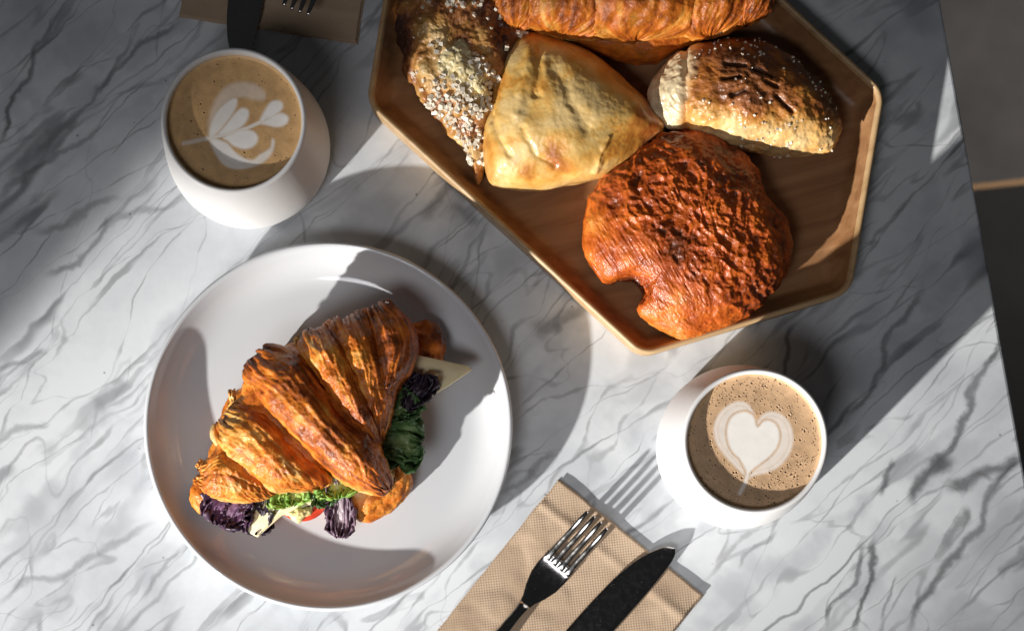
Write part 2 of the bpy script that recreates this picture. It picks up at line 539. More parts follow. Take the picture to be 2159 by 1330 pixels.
        lk.new(sm.outputs[0], mx.inputs['Factor']); lk.new(cur, mx.inputs['A'])
        mx.inputs['B'].default_value = (*colr, 1)
        cur = mx.outputs['Result']
    # a few long individual veins, each placed where the stone shows it
    wn2 = node(ns, 'ShaderNodeTexNoise'); wn2.inputs['Scale'].default_value = 28; wn2.inputs['Detail'].default_value = 5
    lk.new(tc.outputs['Object'], wn2.inputs['Vector'])
    for (x0, y0, x1, y1, wpx, amt, dark) in HERO:
        a = W2((x0, y0)); b2 = W2((x1, y1)); L_ = float(np.hypot(*(b2 - a))); an = math.atan2(b2[1] - a[1], b2[0] - a[0])
        mp = node(ns, 'ShaderNodeMapping'); mp.vector_type = 'TEXTURE'
        mp.inputs['Location'].default_value = (a[0], a[1], 0); mp.inputs['Rotation'].default_value = (0, 0, an)
        lk.new(tc.outputs['Object'], mp.inputs[0])
        sp = node(ns, 'ShaderNodeSeparateXYZ'); lk.new(mp.outputs[0], sp.inputs[0])
        nz = node(ns, 'ShaderNodeMath', operation='MULTIPLY_ADD'); nz.inputs[1].default_value = 0.030; nz.inputs[2].default_value = -0.015
        lk.new(wn2.outputs[0], nz.inputs[0])
        ay = node(ns, 'ShaderNodeMath', operation='ADD'); lk.new(sp.outputs[1], ay.inputs[0]); lk.new(nz.outputs[0], ay.inputs[1])
        ab = node(ns, 'ShaderNodeMath', operation='ABSOLUTE'); lk.new(ay.outputs[0], ab.inputs[0])
        mr = node(ns, 'ShaderNodeMapRange'); mr.interpolation_type = 'SMOOTHERSTEP'
        mr.inputs['From Max'].default_value = wpx * 1.5 / S; mr.inputs['To Min'].default_value = amt; mr.inputs['To Max'].default_value = 0
        lk.new(ab.outputs[0], mr.inputs[0])
        xs = node(ns, 'ShaderNodeMath', operation='SUBTRACT'); xs.inputs[1].default_value = L_ / 2; lk.new(sp.outputs[0], xs.inputs[0])
        xa = node(ns, 'ShaderNodeMath', operation='ABSOLUTE'); lk.new(xs.outputs[0], xa.inputs[0])
        me = node(ns, 'ShaderNodeMapRange'); me.interpolation_type = 'SMOOTHSTEP'
        me.inputs['From Min'].default_value = L_ * 0.32; me.inputs['From Max'].default_value = L_ * 0.55
        me.inputs['To Min'].default_value = 1; me.inputs['To Max'].default_value = 0
        lk.new(xa.outputs[0], me.inputs[0])
        br = node(ns, 'ShaderNodeMapRange'); br.inputs['From Min'].default_value = 0.35; br.inputs['From Max'].default_value = 0.6
        br.inputs['To Min'].default_value = 0.65
        lk.new(cl.outputs[0], br.inputs[0])
        p1 = node(ns, 'ShaderNodeMath', operation='MULTIPLY'); lk.new(mr.outputs[0], p1.inputs[0]); lk.new(me.outputs[0], p1.inputs[1])
        p2 = node(ns, 'ShaderNodeMath', operation='MULTIPLY'); lk.new(p1.outputs[0], p2.inputs[0]); lk.new(br.outputs[0], p2.inputs[1])
        mx = node(ns, 'ShaderNodeMix', data_type='RGBA'); mx.inputs['B'].default_value = (dark, dark * 1.03, dark * 1.1, 1)
        lk.new(p2.outputs[0], mx.inputs['Factor']); lk.new(cur, mx.inputs['A'])
        cur = mx.outputs['Result']
    # small pits
    vo = node(ns, 'ShaderNodeTexVoronoi'); vo.inputs['Scale'].default_value = 45
    lk.new(tc.outputs['Object'], vo.inputs['Vector'])
    pm = node(ns, 'ShaderNodeMapRange'); pm.inputs['From Min'].default_value = 0.022; pm.inputs['From Max'].default_value = 0.05
    pm.inputs['To Min'].default_value = 0.55; pm.inputs['To Max'].default_value = 0
    lk.new(vo.outputs['Distance'], pm.inputs[0])
    mx = node(ns, 'ShaderNodeMix', data_type='RGBA'); mx.inputs['B'].default_value = (.1, .1, .1, 1)
    lk.new(pm.outputs[0], mx.inputs['Factor']); lk.new(cur, mx.inputs['A'])
    lk.new(mx.outputs['Result'], b.inputs['Base Color'])
    b.inputs['Roughness'].default_value = 0.22
    b.inputs['IOR'].default_value = 1.48
    return m


def mat_wood(name, dark, light):
    m, ns, lk, b = new_mat(name)
    tc = node(ns, 'ShaderNodeTexCoord')
    mp = node(ns, 'ShaderNodeMapping'); mp.inputs['Rotation'].default_value = (0, 0, math.radians(-15))
    lk.new(tc.outputs['Object'], mp.inputs[0])
    sc = node(ns, 'ShaderNodeVectorMath', operation='MULTIPLY'); sc.inputs[1].default_value = (9, 130, 130)
    lk.new(mp.outputs[0], sc.inputs[0])
    n = node(ns, 'ShaderNodeTexNoise'); n.inputs['Scale'].default_value = 1; n.inputs['Detail'].default_value = 6; n.inputs['Distortion'].default_value = 0.6
    lk.new(sc.outputs[0], n.inputs['Vector'])
    cr = node(ns, 'ShaderNodeValToRGB')
    e = cr.color_ramp.elements
    e[0].position = 0.28; e[0].color = (*dark, 1)
    e[1].position = 0.72; e[1].color = (*light, 1)
    lk.new(n.outputs[0], cr.inputs[0])
    n2 = node(ns, 'ShaderNodeTexNoise'); n2.inputs['Scale'].default_value = 22; n2.inputs['Detail'].default_value = 4
    lk.new(tc.outputs['Object'], n2.inputs['Vector'])
    mr = node(ns, 'ShaderNodeMapRange'); mr.inputs['To Min'].default_value = 0.7; mr.inputs['To Max'].default_value = 1.25
    lk.new(n2.outputs[0], mr.inputs[0])
    vm = node(ns, 'ShaderNodeVectorMath', operation='SCALE'); lk.new(cr.outputs[0], vm.inputs[0]); lk.new(mr.outputs[0], vm.inputs['Scale'])
    lk.new(vm.outputs[0], b.inputs['Base Color'])
    b.inputs['Roughness'].default_value = 0.42
    bp = node(ns, 'ShaderNodeBump'); bp.inputs['Strength'].default_value = 0.25; bp.inputs['Distance'].default_value = 0.0004
    lk.new(n.outputs[0], bp.inputs['Height']); lk.new(bp.outputs[0], b.inputs['Normal'])
    return m


def mat_napkin():
    m, ns, lk, b = new_mat('kraft paper')
    tc = node(ns, 'ShaderNodeTexCoord')
    sp = node(ns, 'ShaderNodeSeparateXYZ'); lk.new(tc.outputs['Object'], sp.inputs[0])

    def sn(sock, k):
        q = node(ns, 'ShaderNodeMath', operation='MULTIPLY'); q.inputs[1].default_value = k; lk.new(sock, q.inputs[0])
        s = node(ns, 'ShaderNodeMath', operation='SINE'); lk.new(q.outputs[0], s.inputs[0]); return s.outputs[0]
    k = 2 * math.pi / 0.0022
    pr = node(ns, 'ShaderNodeMath', operation='MULTIPLY')
    lk.new(sn(sp.outputs[0], k), pr.inputs[0]); lk.new(sn(sp.outputs[1], k), pr.inputs[1])
    n = node(ns, 'ShaderNodeTexNoise'); n.inputs['Scale'].default_value = 260; n.inputs['Detail'].default_value = 5
    lk.new(tc.outputs['Object'], n.inputs['Vector'])
    n2 = node(ns, 'ShaderNodeTexNoise'); n2.inputs['Scale'].default_value = 26; n2.inputs['Detail'].default_value = 4
    lk.new(tc.outputs['Object'], n2.inputs['Vector'])
    ad = node(ns, 'ShaderNodeMath', operation='MULTIPLY_ADD'); ad.inputs[1].default_value = 0.6
    wk = node(ns, 'ShaderNodeMath', operation='MULTIPLY'); lk.new(pr.outputs[0], wk.inputs[0]); lk.new(n2.outputs[0], wk.inputs[1])
    lk.new(wk.outputs[0], ad.inputs[0]); lk.new(n.outputs[0], ad.inputs[2]); ad.inputs[1].default_value = 1.0
    cr = node(ns, 'ShaderNodeValToRGB')
    cr.color_ramp.elements[0].position = 0.3; cr.color_ramp.elements[0].color = (0.38, 0.265, 0.175, 1)
    cr.color_ramp.elements[1].position = 0.7; cr.color_ramp.elements[1].color = (0.50, 0.37, 0.255, 1)
    lk.new(n2.outputs[0], cr.inputs[0])
    lk.new(cr.outputs[0], b.inputs['Base Color'])
    b.inputs['Roughness'].default_value = 0.8
    bp = node(ns, 'ShaderNodeBump'); bp.inputs['Strength'].default_value = 0.36; bp.inputs['Distance'].default_value = 0.00045
    lk.new(ad.outputs[0], bp.inputs['Height']); lk.new(bp.outputs[0], b.inputs['Normal'])
    return m


def mat_steel():
    m, ns, lk, b = new_mat('worn steel')
    b.inputs['Metallic'].default_value = 1.0
    b.inputs['Base Color'].default_value = (0.42, 0.41, 0.40, 1)
    tc = node(ns, 'ShaderNodeTexCoord')
    n = node(ns, 'ShaderNodeTexNoise'); n.inputs['Scale'].default_value = 300; n.inputs['Detail'].default_value = 8; n.inputs['Roughness'].default_value = 0.75
    lk.new(tc.outputs['Object'], n.inputs['Vector'])
    mr = node(ns, 'ShaderNodeMapRange'); mr.inputs['From Min'].default_value = 0.35; mr.inputs['From Max'].default_value = 0.75
    mr.inputs['To Min'].default_value = 0.10; mr.inputs['To Max'].default_value = 0.24
    lk.new(n.outputs[0], mr.inputs[0]); lk.new(mr.outputs[0], b.inputs['Roughness'])
    vo = node(ns, 'ShaderNodeTexVoronoi'); vo.inputs['Scale'].default_value = 420; lk.new(tc.outputs['Object'], vo.inputs['Vector'])
    sp = node(ns, 'ShaderNodeMapRange'); sp.inputs['From Min'].default_value = 0.0; sp.inputs['From Max'].default_value = 0.085
    sp.inputs['To Min'].default_value = 0.0; sp.inputs['To Max'].default_value = 1.0
    lk.new(vo.outputs['Distance'], sp.inputs[0]); lk.new(sp.outputs[0], b.inputs['Metallic'])
    bp = node(ns, 'ShaderNodeBump'); bp.inputs['Strength'].default_value = 0.05; bp.inputs['Distance'].default_value = 0.0002
    lk.new(n.outputs[0], bp.inputs['Height']); lk.new(bp.outputs[0], b.inputs['Normal'])
    return m


M_MARBLE = mat_marble()
M_WOOD = mat_wood('shaded tray wood', (0.22, 0.098, 0.038), (0.38, 0.20, 0.09))  # same wood as the rim, with the interior's shade put into its colour
M_RIM = mat_wood('sunlit tray rim', (0.38, 0.23, 0.105), (0.56, 0.38, 0.20))  # same wood again, lightened to carry the sunlight on the rim
M_NAPKIN = mat_napkin()
M_STEEL = mat_steel()
M_CUP = mat_plain('satin white ceramic', (0.75, 0.74, 0.735), 0.42, nscale=60, var=0.015, bstr=0.03)
M_PLATE = mat_plain('glazed pale grey ceramic', (0.575, 0.592, 0.615), 0.10, coat=0.2, nscale=30, var=0.01)
M_COFFEE = mat_baked('latte foam', rough=0.45, coat=0.0, bscale=700, bstr=0.04, bdist=0.0002, var=0.03)
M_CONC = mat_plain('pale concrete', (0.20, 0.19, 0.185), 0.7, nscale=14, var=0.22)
M_CONC_SHADE = mat_plain('shaded concrete', (0.045, 0.045, 0.046), 0.7, nscale=14, var=0.2)  # the table's shadow on the floor, put into the slab colour
M_BRASS = mat_plain('tan metal strip', (0.30, 0.17, 0.07), 0.45, metal=0.3)
M_BLACK = mat_plain('black iron', (0.02, 0.02, 0.02), 0.5)

# ------------------------------------------------------------------ setting: floor and marble table
def box_obj(name, x0, x1, y0, y1, z0, z1, mat, parent=None, bevel=0.0):
    V = np.array([[x, y, z] for x in (x0, x1) for y in (y0, y1) for z in (z0, z1)])
    F = np.array([[0, 1, 3, 2], [4, 6, 7, 5], [0, 4, 5, 1], [2, 3, 7, 6], [0, 2, 6, 4], [1, 5, 7, 3]])
    o = mesh_obj(name, V, F, mat, parent, smooth=False)
    if bevel:
        md = o.modifiers.new('bevel', 'BEVEL'); md.width = bevel; md.segments = 3
    return o


ZF = -0.75
kf = (H - ZF) / H / S
yl = -(385 - NY) * kf                       # where the strip runs under the picture's right edge
floor = box_obj('floor', -3, 3, -3, 3, ZF - 0.10, ZF - 0.012, M_CONC_SHADE); floor['kind'] = 'structure'
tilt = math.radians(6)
for nm, a, b_, mt in (('floor_slab', yl + 0.003, yl + 3.0, M_CONC), ('floor_slab', yl - 3.4, yl - 0.003, M_CONC_SHADE), ('divider_strip', yl - 0.003, yl + 0.003, M_BRASS)):
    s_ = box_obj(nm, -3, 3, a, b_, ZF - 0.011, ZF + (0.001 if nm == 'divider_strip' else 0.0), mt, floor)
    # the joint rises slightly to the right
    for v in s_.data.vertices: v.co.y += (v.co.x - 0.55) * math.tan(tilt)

# unseen panel added out of frame to block the key lamp: its soft shadow lies across the far left of the table
wv = [(-AH * d_ + BH * b_) for d_, b_ in ((1.00, 0.222), (1.08, 0.222), (1.08, 1.6), (1.00, 1.6))]
V = [(p.x, p.y, z) for z in (ZF, 2.2) for p in wv]
shade_panel = mesh_obj('shade_panel', V, [(0, 1, 5, 4), (1, 2, 6, 5), (2, 3, 7, 6), (3, 0, 4, 7), (4, 5, 6, 7), (3, 2, 1, 0)], mat_plain('shade panel grey', (0.5, 0.48, 0.46), 0.8, nscale=20), None, smooth=False)
shade_panel['kind'] = 'structure'

tab = thing('marble_table', 'white marble table top with grey diagonal veins under the whole breakfast', 'table', (0, 0, ZF))
e0, e1 = W2((1983, 0)), W2((2159, 985))
ed = Vector((e0[0] - e1[0], e0[1] - e1[1])).normalized()          # runs up the right edge
en = Vector((-ed.y, ed.x))                                         # to the left
c0 = Vector((e1[0], e1[1])) - ed * 0.42
TL, TW = 1.15, 0.85
cor = [c0, c0 + ed * TL, c0 + ed * TL + en * TW, c0 + en * TW]
V = [(*p, z) for z in (-0.022, 0.0) for p in cor]
sl = mesh_obj('slab', V, [(0, 1, 5, 4), (1, 2, 6, 5), (2, 3, 7, 6), (3, 0, 4, 7), (4, 5, 6, 7), (3, 2, 1, 0)], M_MARBLE, tab, smooth=False)
md = sl.modifiers.new('bevel', 'BEVEL'); md.width = 0.0022; md.segments = 3
tc_ = (cor[0] + cor[2]) / 2
lathe('pedestal', [(0.03, ZF + 0.02), (0.03, -0.035), (0.14, -0.0225)], M_BLACK, tab, 48, (tc_.x, tc_.y, 0))
lathe('foot_plate', [(0.24, ZF), (0.24, ZF + 0.012), (0.03, ZF + 0.03)], M_BLACK, tab, 64, (tc_.x, tc_.y, 0))
rebase(tab)

# ------------------------------------------------------------------ dinner plate
PZ = 0.0075                                                        # plate well
pc = W(692, 899, 0.025)
plate = thing('dinner_plate', 'round pale grey glazed plate with upright rim under the filled croissant', 'plate', (pc.x, pc.y, 0))
prof = [(0.001, 0.0), (0.070, 0.0), (0.078, 0.0006), (0.088, 0.0035), (0.0985, 0.0105), (0.1050, 0.0185), (0.1080, 0.0238),
        (0.1086, 0.0250), (0.1083, 0.0259), (0.1073, 0.0263), (0.1062, 0.0259), (0.1056, 0.0247), (0.1035, 0.0205), (0.1000, 0.0155),
        (0.0955, 0.0115), (0.0905, 0.0089), (0.0860, 0.0078), (0.0800, PZ), (0.04, PZ), (0.001, PZ)]
pp = spline(prof, 90)
lathe('dish', pp, M_PLATE, plate, 192)

# ------------------------------------------------------------------ latte cups
ART = {}


def art_heart(px, py):
    def c(l): return [(1340 + x / 3.595, 760 + y / 3.595) for x, y in l]
    inner = c([(925, 500), (895, 420), (835, 385), (760, 400), (710, 450), (690, 530), (700, 620), (735, 695), (790, 750), (830, 830), (848, 880),
               (880, 835), (950, 780), (1030, 715), (1080, 640), (1095, 560), (1072, 490), (1020, 452), (965, 458)])
    outer = c([(922, 460), (895, 390), (855, 330), (780, 308), (690, 345), (622, 420), (590, 520), (610, 620), (660, 700), (740, 790), (815, 865), (845, 905),
               (900, 872), (1010, 845), (1100, 792), (1170, 700), (1197, 590), (1172, 480), (1110, 410), (1030, 385), (960, 410)])
    tail = c([(848, 870), (830, 930), (790, 1005)])
    si, so = sdf(px, py, inner), sdf(px, py, outer)
    m = 0.72 * sstep(4, -5, so)
    ln = np.exp(-((so + 9) / 2.2) ** 2) * 0.18
    m = m - ln * (so < 0)
    gap = np.exp(-((si - 1.5) / 2.3) ** 2)
    m = m * (1 - 0.75 * gap)
    m = np.maximum(m, sstep(2.5, -5, si))
    t = seg_dist(px, py, tail)
    m = np.maximum(m, 0.75 * sstep(7, 1, t))
    return m


def art_leaf(px, py):
    def c(l): return [(310 + x / 2.66, x2 / 2.66) for x, x2 in l]
    m = np.zeros(px.shape)
    def put(poly, amt, soft=4.5):
        nonlocal m
        m = np.maximum(m, amt * sstep(soft, -soft, sdf(px, py, c(poly))))
    put([(345, 775), (352, 650), (385, 560), (440, 490), (520, 462), (610, 475), (660, 520), (655, 560), (600, 560), (520, 545), (450, 590), (400, 670), (370, 750)], 0.45, 7)
    put([(348, 775), (362, 680), (415, 600), (480, 552), (507, 562), (492, 620), (445, 690), (392, 752)], 0.92)
    put([(392, 762), (440, 702), (490, 640), (530, 608), (567, 620), (567, 662), (530, 712), (460, 746)], 1.0)
    put([(632, 682), (665, 612), (700, 570), (748, 568), (762, 600), (735, 637), (685, 667)], 1.0)
    put([(640, 692), (700, 652), (752, 634), (792, 658), (780, 697), (730, 713), (670, 703)], 1.0)
    put([(425, 775), (470, 750), (530, 730), (592, 735), (622, 772), (602, 817), (550, 837), (490, 822), (452, 792)], 1.0)
    put([(348, 790), (382, 782), (438, 803), (470, 850), (535, 890), (595, 896), (632, 868), (690, 830), (700, 780), (716, 790), (705, 850), (660, 905), (600, 935), (520, 950), (450, 937), (400, 890)], 0.78, 4)
    put([(350, 785), (385, 778), (450, 805), (490, 850), (545, 888), (590, 905), (520, 925), (450, 900), (395, 850)], 0.97)
    m = np.maximum(m, 0.85 * sstep(6, 1.5, seg_dist(px, py, c([(330, 782), (450, 752), (560, 720), (650, 680)]))))
    m = np.maximum(m, 0.5 * sstep(7, 2, seg_dist(px, py, c([(205, 805), (260, 795), (340, 775)]))))
    return m


def cup(label, rim_px, art, nbub, seed, coffee_col, zc):
    zr = 0.080
    c = W(*rim_px, zr)
    t = thing('latte_cup', label, 'cup', (c.x, c.y, 0), 'latte cups on the table')
    R0 = 0.0486
    prof = [(0.001, 0.0012), (0.040, 0.0012), (0.0425, 0.0), (0.0455, 0.0008), (0.0478, 0.0045), (R0, 0.0105), (0.0482, 0.020), (0.0466, 0.035),
            (0.0444, 0.053), (0.0422, 0.069), (0.0408, 0.0780), (0.0404, 0.0796), (0.0395, 0.0803), (0.0385, 0.0796), (0.0379, 0.0780),
            (0.0382, 0.0725), (0.0390, 0.066), (0.041, 0.045), (0.043, 0.02), (0.040, 0.008), (0.001, 0.006)]
    lathe('body', spline(prof, 110), M_CUP, t, 160)
    # coffee surface
    nr, ntt = 170, 420
    r = np.linspace(0.0, 0.03815, nr) ** 1.0
    a = np.linspace(0, 2 * np.pi, ntt, endpoint=False)
    x = r[:, None] * np.cos(a); y = r[:, None] * np.sin(a)
    px, py = topx(x + c.x, y + c.y, zc)
    milk = art(px, py)
    rg = np.random.default_rng(seed)
    q = np.stack([x, y, np.zeros_like(x)], -1)
    f1 = fbm(q * 160 + seed, 4); f2 = fbm(q * 900 + seed, 3)
    rr = np.hypot(x, y)
    cc = np.asarray(coffee_col) * (1 + 0.16 * f1 + 0.10 * f2)[..., None]
    edge = sstep(0.032, 0.038, rr)
    cc = mixc(cc, np.asarray(coffee_col) * np.array([1.12, 1.15, 1.1]), edge * 0.5)
    cc = mixc(cc, (0.90, 0.87, 0.83), milk * 0.97)
    z = zc + (0.00007 * f1 + 0.00003 * f2) * (1 - milk) + 0.0006 * sstep(0.0365, 0.0382, rr)
    n = 0
    while n < nbub:
        b = rg.uniform(-0.037, 0.037, 2)
        if np.hypot(*b) > 0.0372: continue
        k = np.argmin((x - b[0]) ** 2 + (y - b[1]) ** 2)
        if milk.flat[k] > 0.15: continue
        if perlin(np.array([[b[0] * 70 + seed, b[1] * 70, 0.5]]))[0] < rg.uniform(-0.7, 0.2): continue
        br = rg.choice([0.00022, 0.0003, 0.0004, 0.00055], p=[.4, .33, .2, .07])
        d = np.hypot(x - b[0], y - b[1])
        w = np.exp(-(d / br) ** 4)
        z = z - 0.0005 * w
        ringw = np.exp(-((d - br * 1.6) / (br * 0.5)) ** 2)
        z = z + 0.00012 * ringw
        cc = mixc(cc, (0.06, 0.028, 0.012), w * 0.9)
        cc = mixc(cc, np.asarray(coffee_col) * 1.25, ringw * 0.35)
        n += 1
    P = np.stack([x, y, z], -1)
    mesh_obj('coffee', P.reshape(-1, 3), grid_faces(nr, ntt), M_COFFEE, t, cc)
    return t


cup('white tapered cup of latte with a leaf pattern in its foam', (492, 254), art_leaf, 75, 5, (0.58, 0.355, 0.16), 0.0722)
cup('white tapered cup of latte with a heart in its bubbly foam', (1593, 930), art_heart, 520, 9, (0.58, 0.375, 0.215), 0.0740)

# ------------------------------------------------------------------ hexagonal wooden tray
TZ = 0.0235
tp = [(772, 218), (1355, 752), (1795, 618), (1867, 192), (1282, -345), (842, -205)]
tpw = [W2(p, TZ) for p in tp]
tcx = np.mean(tpw, 0)


def inset_ring(ins, rad, per=10):
    n = len(tpw); out = []
    P_ = np.array(tpw)
    area = np.sum(P_[:, 0] * np.roll(P_[:, 1], -1) - np.roll(P_[:, 0], -1) * P_[:, 1])
    sg = 1 if area > 0 else -1
    lines = []
    for i in range(n):
        a, b = P_[i], P_[(i + 1) % n]
        d = (b - a) / np.linalg.norm(b - a); nn = np.array([-d[1], d[0]]) * sg
        lines.append((a + nn * ins, d, nn))
    for i in range(n):
        a, d1, n1 = lines[i - 1]; b, d2, n2 = lines[i]
        M_ = np.array([d1, -d2]).T
        t = np.linalg.solve(M_, b - a); c = a + d1 * t[0]
        r = max(rad - ins, 0.004)
        h = (n1 + n2); h /= np.linalg.norm(h)
        cosh = np.dot(h, n1)
        cen = c + h * r / cosh
        p1 = cen - n1 * r; p2 = cen - n2 * r
        a1 = math.atan2(*(p1 - cen)[::-1]); a2 = math.atan2(*(p2 - cen)[::-1])
        da = (a2 - a1 + math.pi) % (2 * math.pi) - math.pi
        for k in range(per):
            th = a1 + da * k / (per - 1)
            out.append(cen + r * np.array([math.cos(th), math.sin(th)]))
    return np.array(out)


tray = thing('serving_tray', 'six-sided brown wooden tray with raised rim holding five pastries', 'tray', (tcx[0], tcx[1], 0))
tprof = [(0.0050, 0.0), (0.0016, 0.0004), (0.0006, 0.0016), (0.0002, 0.0180), (0.0000, 0.0224), (0.0005, 0.0232), (0.0014, TZ), (0.0024, 0.0233), (0.0030, 0.0225),
         (0.0038, 0.0208), (0.0050, 0.0185), (0.0095, 0.0115), (0.0115, 0.0085), (0.0140, 0.0068), (0.0175, 0.0062)]
rings = [np.concatenate([inset_ring(i, 0.016), np.full((60, 1), z)], 1) for i, z in tprof]
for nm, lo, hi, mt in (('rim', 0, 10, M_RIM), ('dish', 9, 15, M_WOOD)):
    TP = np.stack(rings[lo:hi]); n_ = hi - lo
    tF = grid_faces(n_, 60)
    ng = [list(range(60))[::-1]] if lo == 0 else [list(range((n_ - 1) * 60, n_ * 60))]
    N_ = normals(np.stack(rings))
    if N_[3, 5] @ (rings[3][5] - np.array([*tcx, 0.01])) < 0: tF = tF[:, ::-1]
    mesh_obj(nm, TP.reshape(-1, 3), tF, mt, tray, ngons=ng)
rebase(tray)
TF = 0.0064                                                        # tray floor

# ------------------------------------------------------------------ pastry colours
PALE = (0.72, 0.41, 0.125); GOLD = (0.66, 0.26, 0.038); AMBER = (0.58, 0.158, 0.016); BROWN = (0.35, 0.080, 0.011); DARKB = (0.11, 0.028, 0.008); BURNT = (0.035, 0.014, 0.008)
M_CRUST = mat_baked('glossy croissant crust', rough=0.44, coat=0.40, coat_rough=0.14, bscale=330, bstr=1.0, bdist=0.0010, var=0.34, spec=0.22)
M_BUN = mat_baked('egg washed brown crust', rough=0.44, coat=0.45, spec=0.35, coat_rough=0.16, bscale=340, bstr=0.9, bdist=0.0008, var=0.25)
M_SCONE = mat_baked('golden scone crust', rough=0.45, coat=0.4, bscale=260, bstr=0.22, bdist=0.0004, var=0.16)
M_DANISH = mat_baked('sticky danish crust', rough=0.42, coat=0.35, bscale=300, bstr=0.6, bdist=0.0008, var=0.3)
M_SUGAR = mat_plain('coarse sugar', (0.86, 0.77, 0.63), 0.28, trans=0.12)
M_LEAF = mat_baked('salad leaf', rough=0.5, coat=0.08, bscale=260, bstr=0.3, bdist=0.0004, var=0.2, sss=0.0)
M_CHEESE = mat_plain('pale cheese', (0.80, 0.69, 0.43), 0.38, nscale=60, var=0.05, sss=0.15)
M_TOMATO = mat_plain('tomato', (0.55, 0.055, 0.025), 0.2, coat=0.3, nscale=160, var=0.3)
M_EGG = mat_plain('egg salad', (0.78, 0.66, 0.30), 0.3, nscale=220, var=0.25, bstr=0.3)


def px_of(P):
    return topx(P[..., 0], P[..., 1], P[..., 2])


# ------------------------------------------------------------------ filled croissant on the plate
def C1(l): return [(380 + x / 2.375, 610 + y / 2.375) for x, y in l]


sw0 = W2(C1([(650, 720)])[0], 0.03)
sand = thing('croissant_sandwich', 'golden flaky croissant filled with cheese, tomato and salad leaves on a plate', 'sandwich', (sw0[0], sw0[1], PZ))

bot_out = C1([(66, 1045), (95, 1110), (180, 1160), (320, 1150), (470, 1110), (640, 1085), (780, 1105), (860, 1122), (930, 1152), (1050, 1112), (1130, 1030), (1152, 950), (1115, 868),
              (1100, 700), (1160, 520), (1240, 420), (1310, 345), (1322, 265), (1290, 192), (1232, 165), (1150, 190), (1000, 190), (800, 235), (600, 262), (470, 330), (330, 480),
              (240, 560), (180, 760), (85, 960)])


def bot_disp(P, R):
    q = P * np.array([90, 90, 260])
    return 0.0011 * ridged(q, 3) + 0.0014 * fbm(P * 55, 3)


def bot_col(P, R, d):
    px, py = px_of(P)
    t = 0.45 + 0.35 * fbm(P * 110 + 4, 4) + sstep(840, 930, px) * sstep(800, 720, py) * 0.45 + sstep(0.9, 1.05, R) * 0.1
    c = ramp(t, [(0, PALE), (0.3, GOLD), (0.6, AMBER), (0.85, BROWN), (1.1, DARKB)])
    return mixc(c, (0.70, 0.45, 0.22), sstep(0.88, 0.76, R) * 0.9)


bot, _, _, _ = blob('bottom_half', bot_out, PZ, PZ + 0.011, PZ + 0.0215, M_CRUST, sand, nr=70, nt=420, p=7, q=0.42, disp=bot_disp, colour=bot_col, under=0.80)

top = thing('top_half', '', '', (0, 0, 0)); del top['label']; del top['category']
top.parent = sand


def fold_disp(seed, amp=1.0, fine=1.0):
    def f(P, Sg, Fg, wid):
        v = Fg * wid                                               # metres round the section
        q = np.stack([Sg * 34 + seed, v * 330, np.full_like(v, seed * 1.3)], -1)
        lam = ridged(q, 2) + 0.7 * perlin(np.stack([Sg * 40, v * 900, np.full_like(v, seed)], -1))   # lamination lines run along the fold
        q2 = np.stack([Sg * 130, v * 170, np.full_like(v, seed)], -1)
        bl = fbm(q2, 4)
        q3 = np.stack([Sg * 60 + 3, v * 70, np.full_like(v, seed + 2)], -1)
        fr = (Fg * 2.3 + 0.55 * perlin(q3 * 0.6) + Sg * 6) % 1.0
        terr = np.where(fr < 0.86, fr / 0.86, (1 - fr) / 0.14) * sstep(0.0, 0.35, np.abs(np.sin(Fg)))
        fl = np.clip(fbm(np.stack([Sg * 240, v * 330, np.full_like(v, seed + 5)], -1), 2), 0, 1)
        return amp * (0.00036 * lam + 0.0006 * bl + 0.0010 * fbm(q3, 2) + 0.0006 * (terr - 0.5) + 0.0006 * fl) * fine
    return f


def fold_col(seed, base, side_pale=0.5, dark=0.0):
    def f(P, Sg, Fg, d, Ltot):
        y = np.sin(Fg)
        v = Fg * 0.02
        q = np.stack([Sg * 26 + seed, v * 420, np.full_like(v, seed * 1.7)], -1)
        st = perlin(q) + 0.5 * perlin(q * np.array([1.8, 2.3, 1])) + 0.6 * perlin(np.stack([Sg * 40, v * 1500, np.full_like(v, seed)], -1))
        n = fbm(P * 120 + seed, 4)
        lowf = fbm(P * 40 + seed * 2, 2)
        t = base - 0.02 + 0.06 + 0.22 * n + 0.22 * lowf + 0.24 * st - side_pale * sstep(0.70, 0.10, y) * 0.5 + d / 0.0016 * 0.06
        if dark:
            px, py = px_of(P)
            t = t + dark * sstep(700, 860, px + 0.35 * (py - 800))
        return ramp(t, [(-0.1, (0.78, 0.54, 0.24)), (0.18, PALE), (0.42, GOLD), (0.62, AMBER), (0.85, BROWN), (1.1, DARKB), (1.4, BURNT)])
    return f


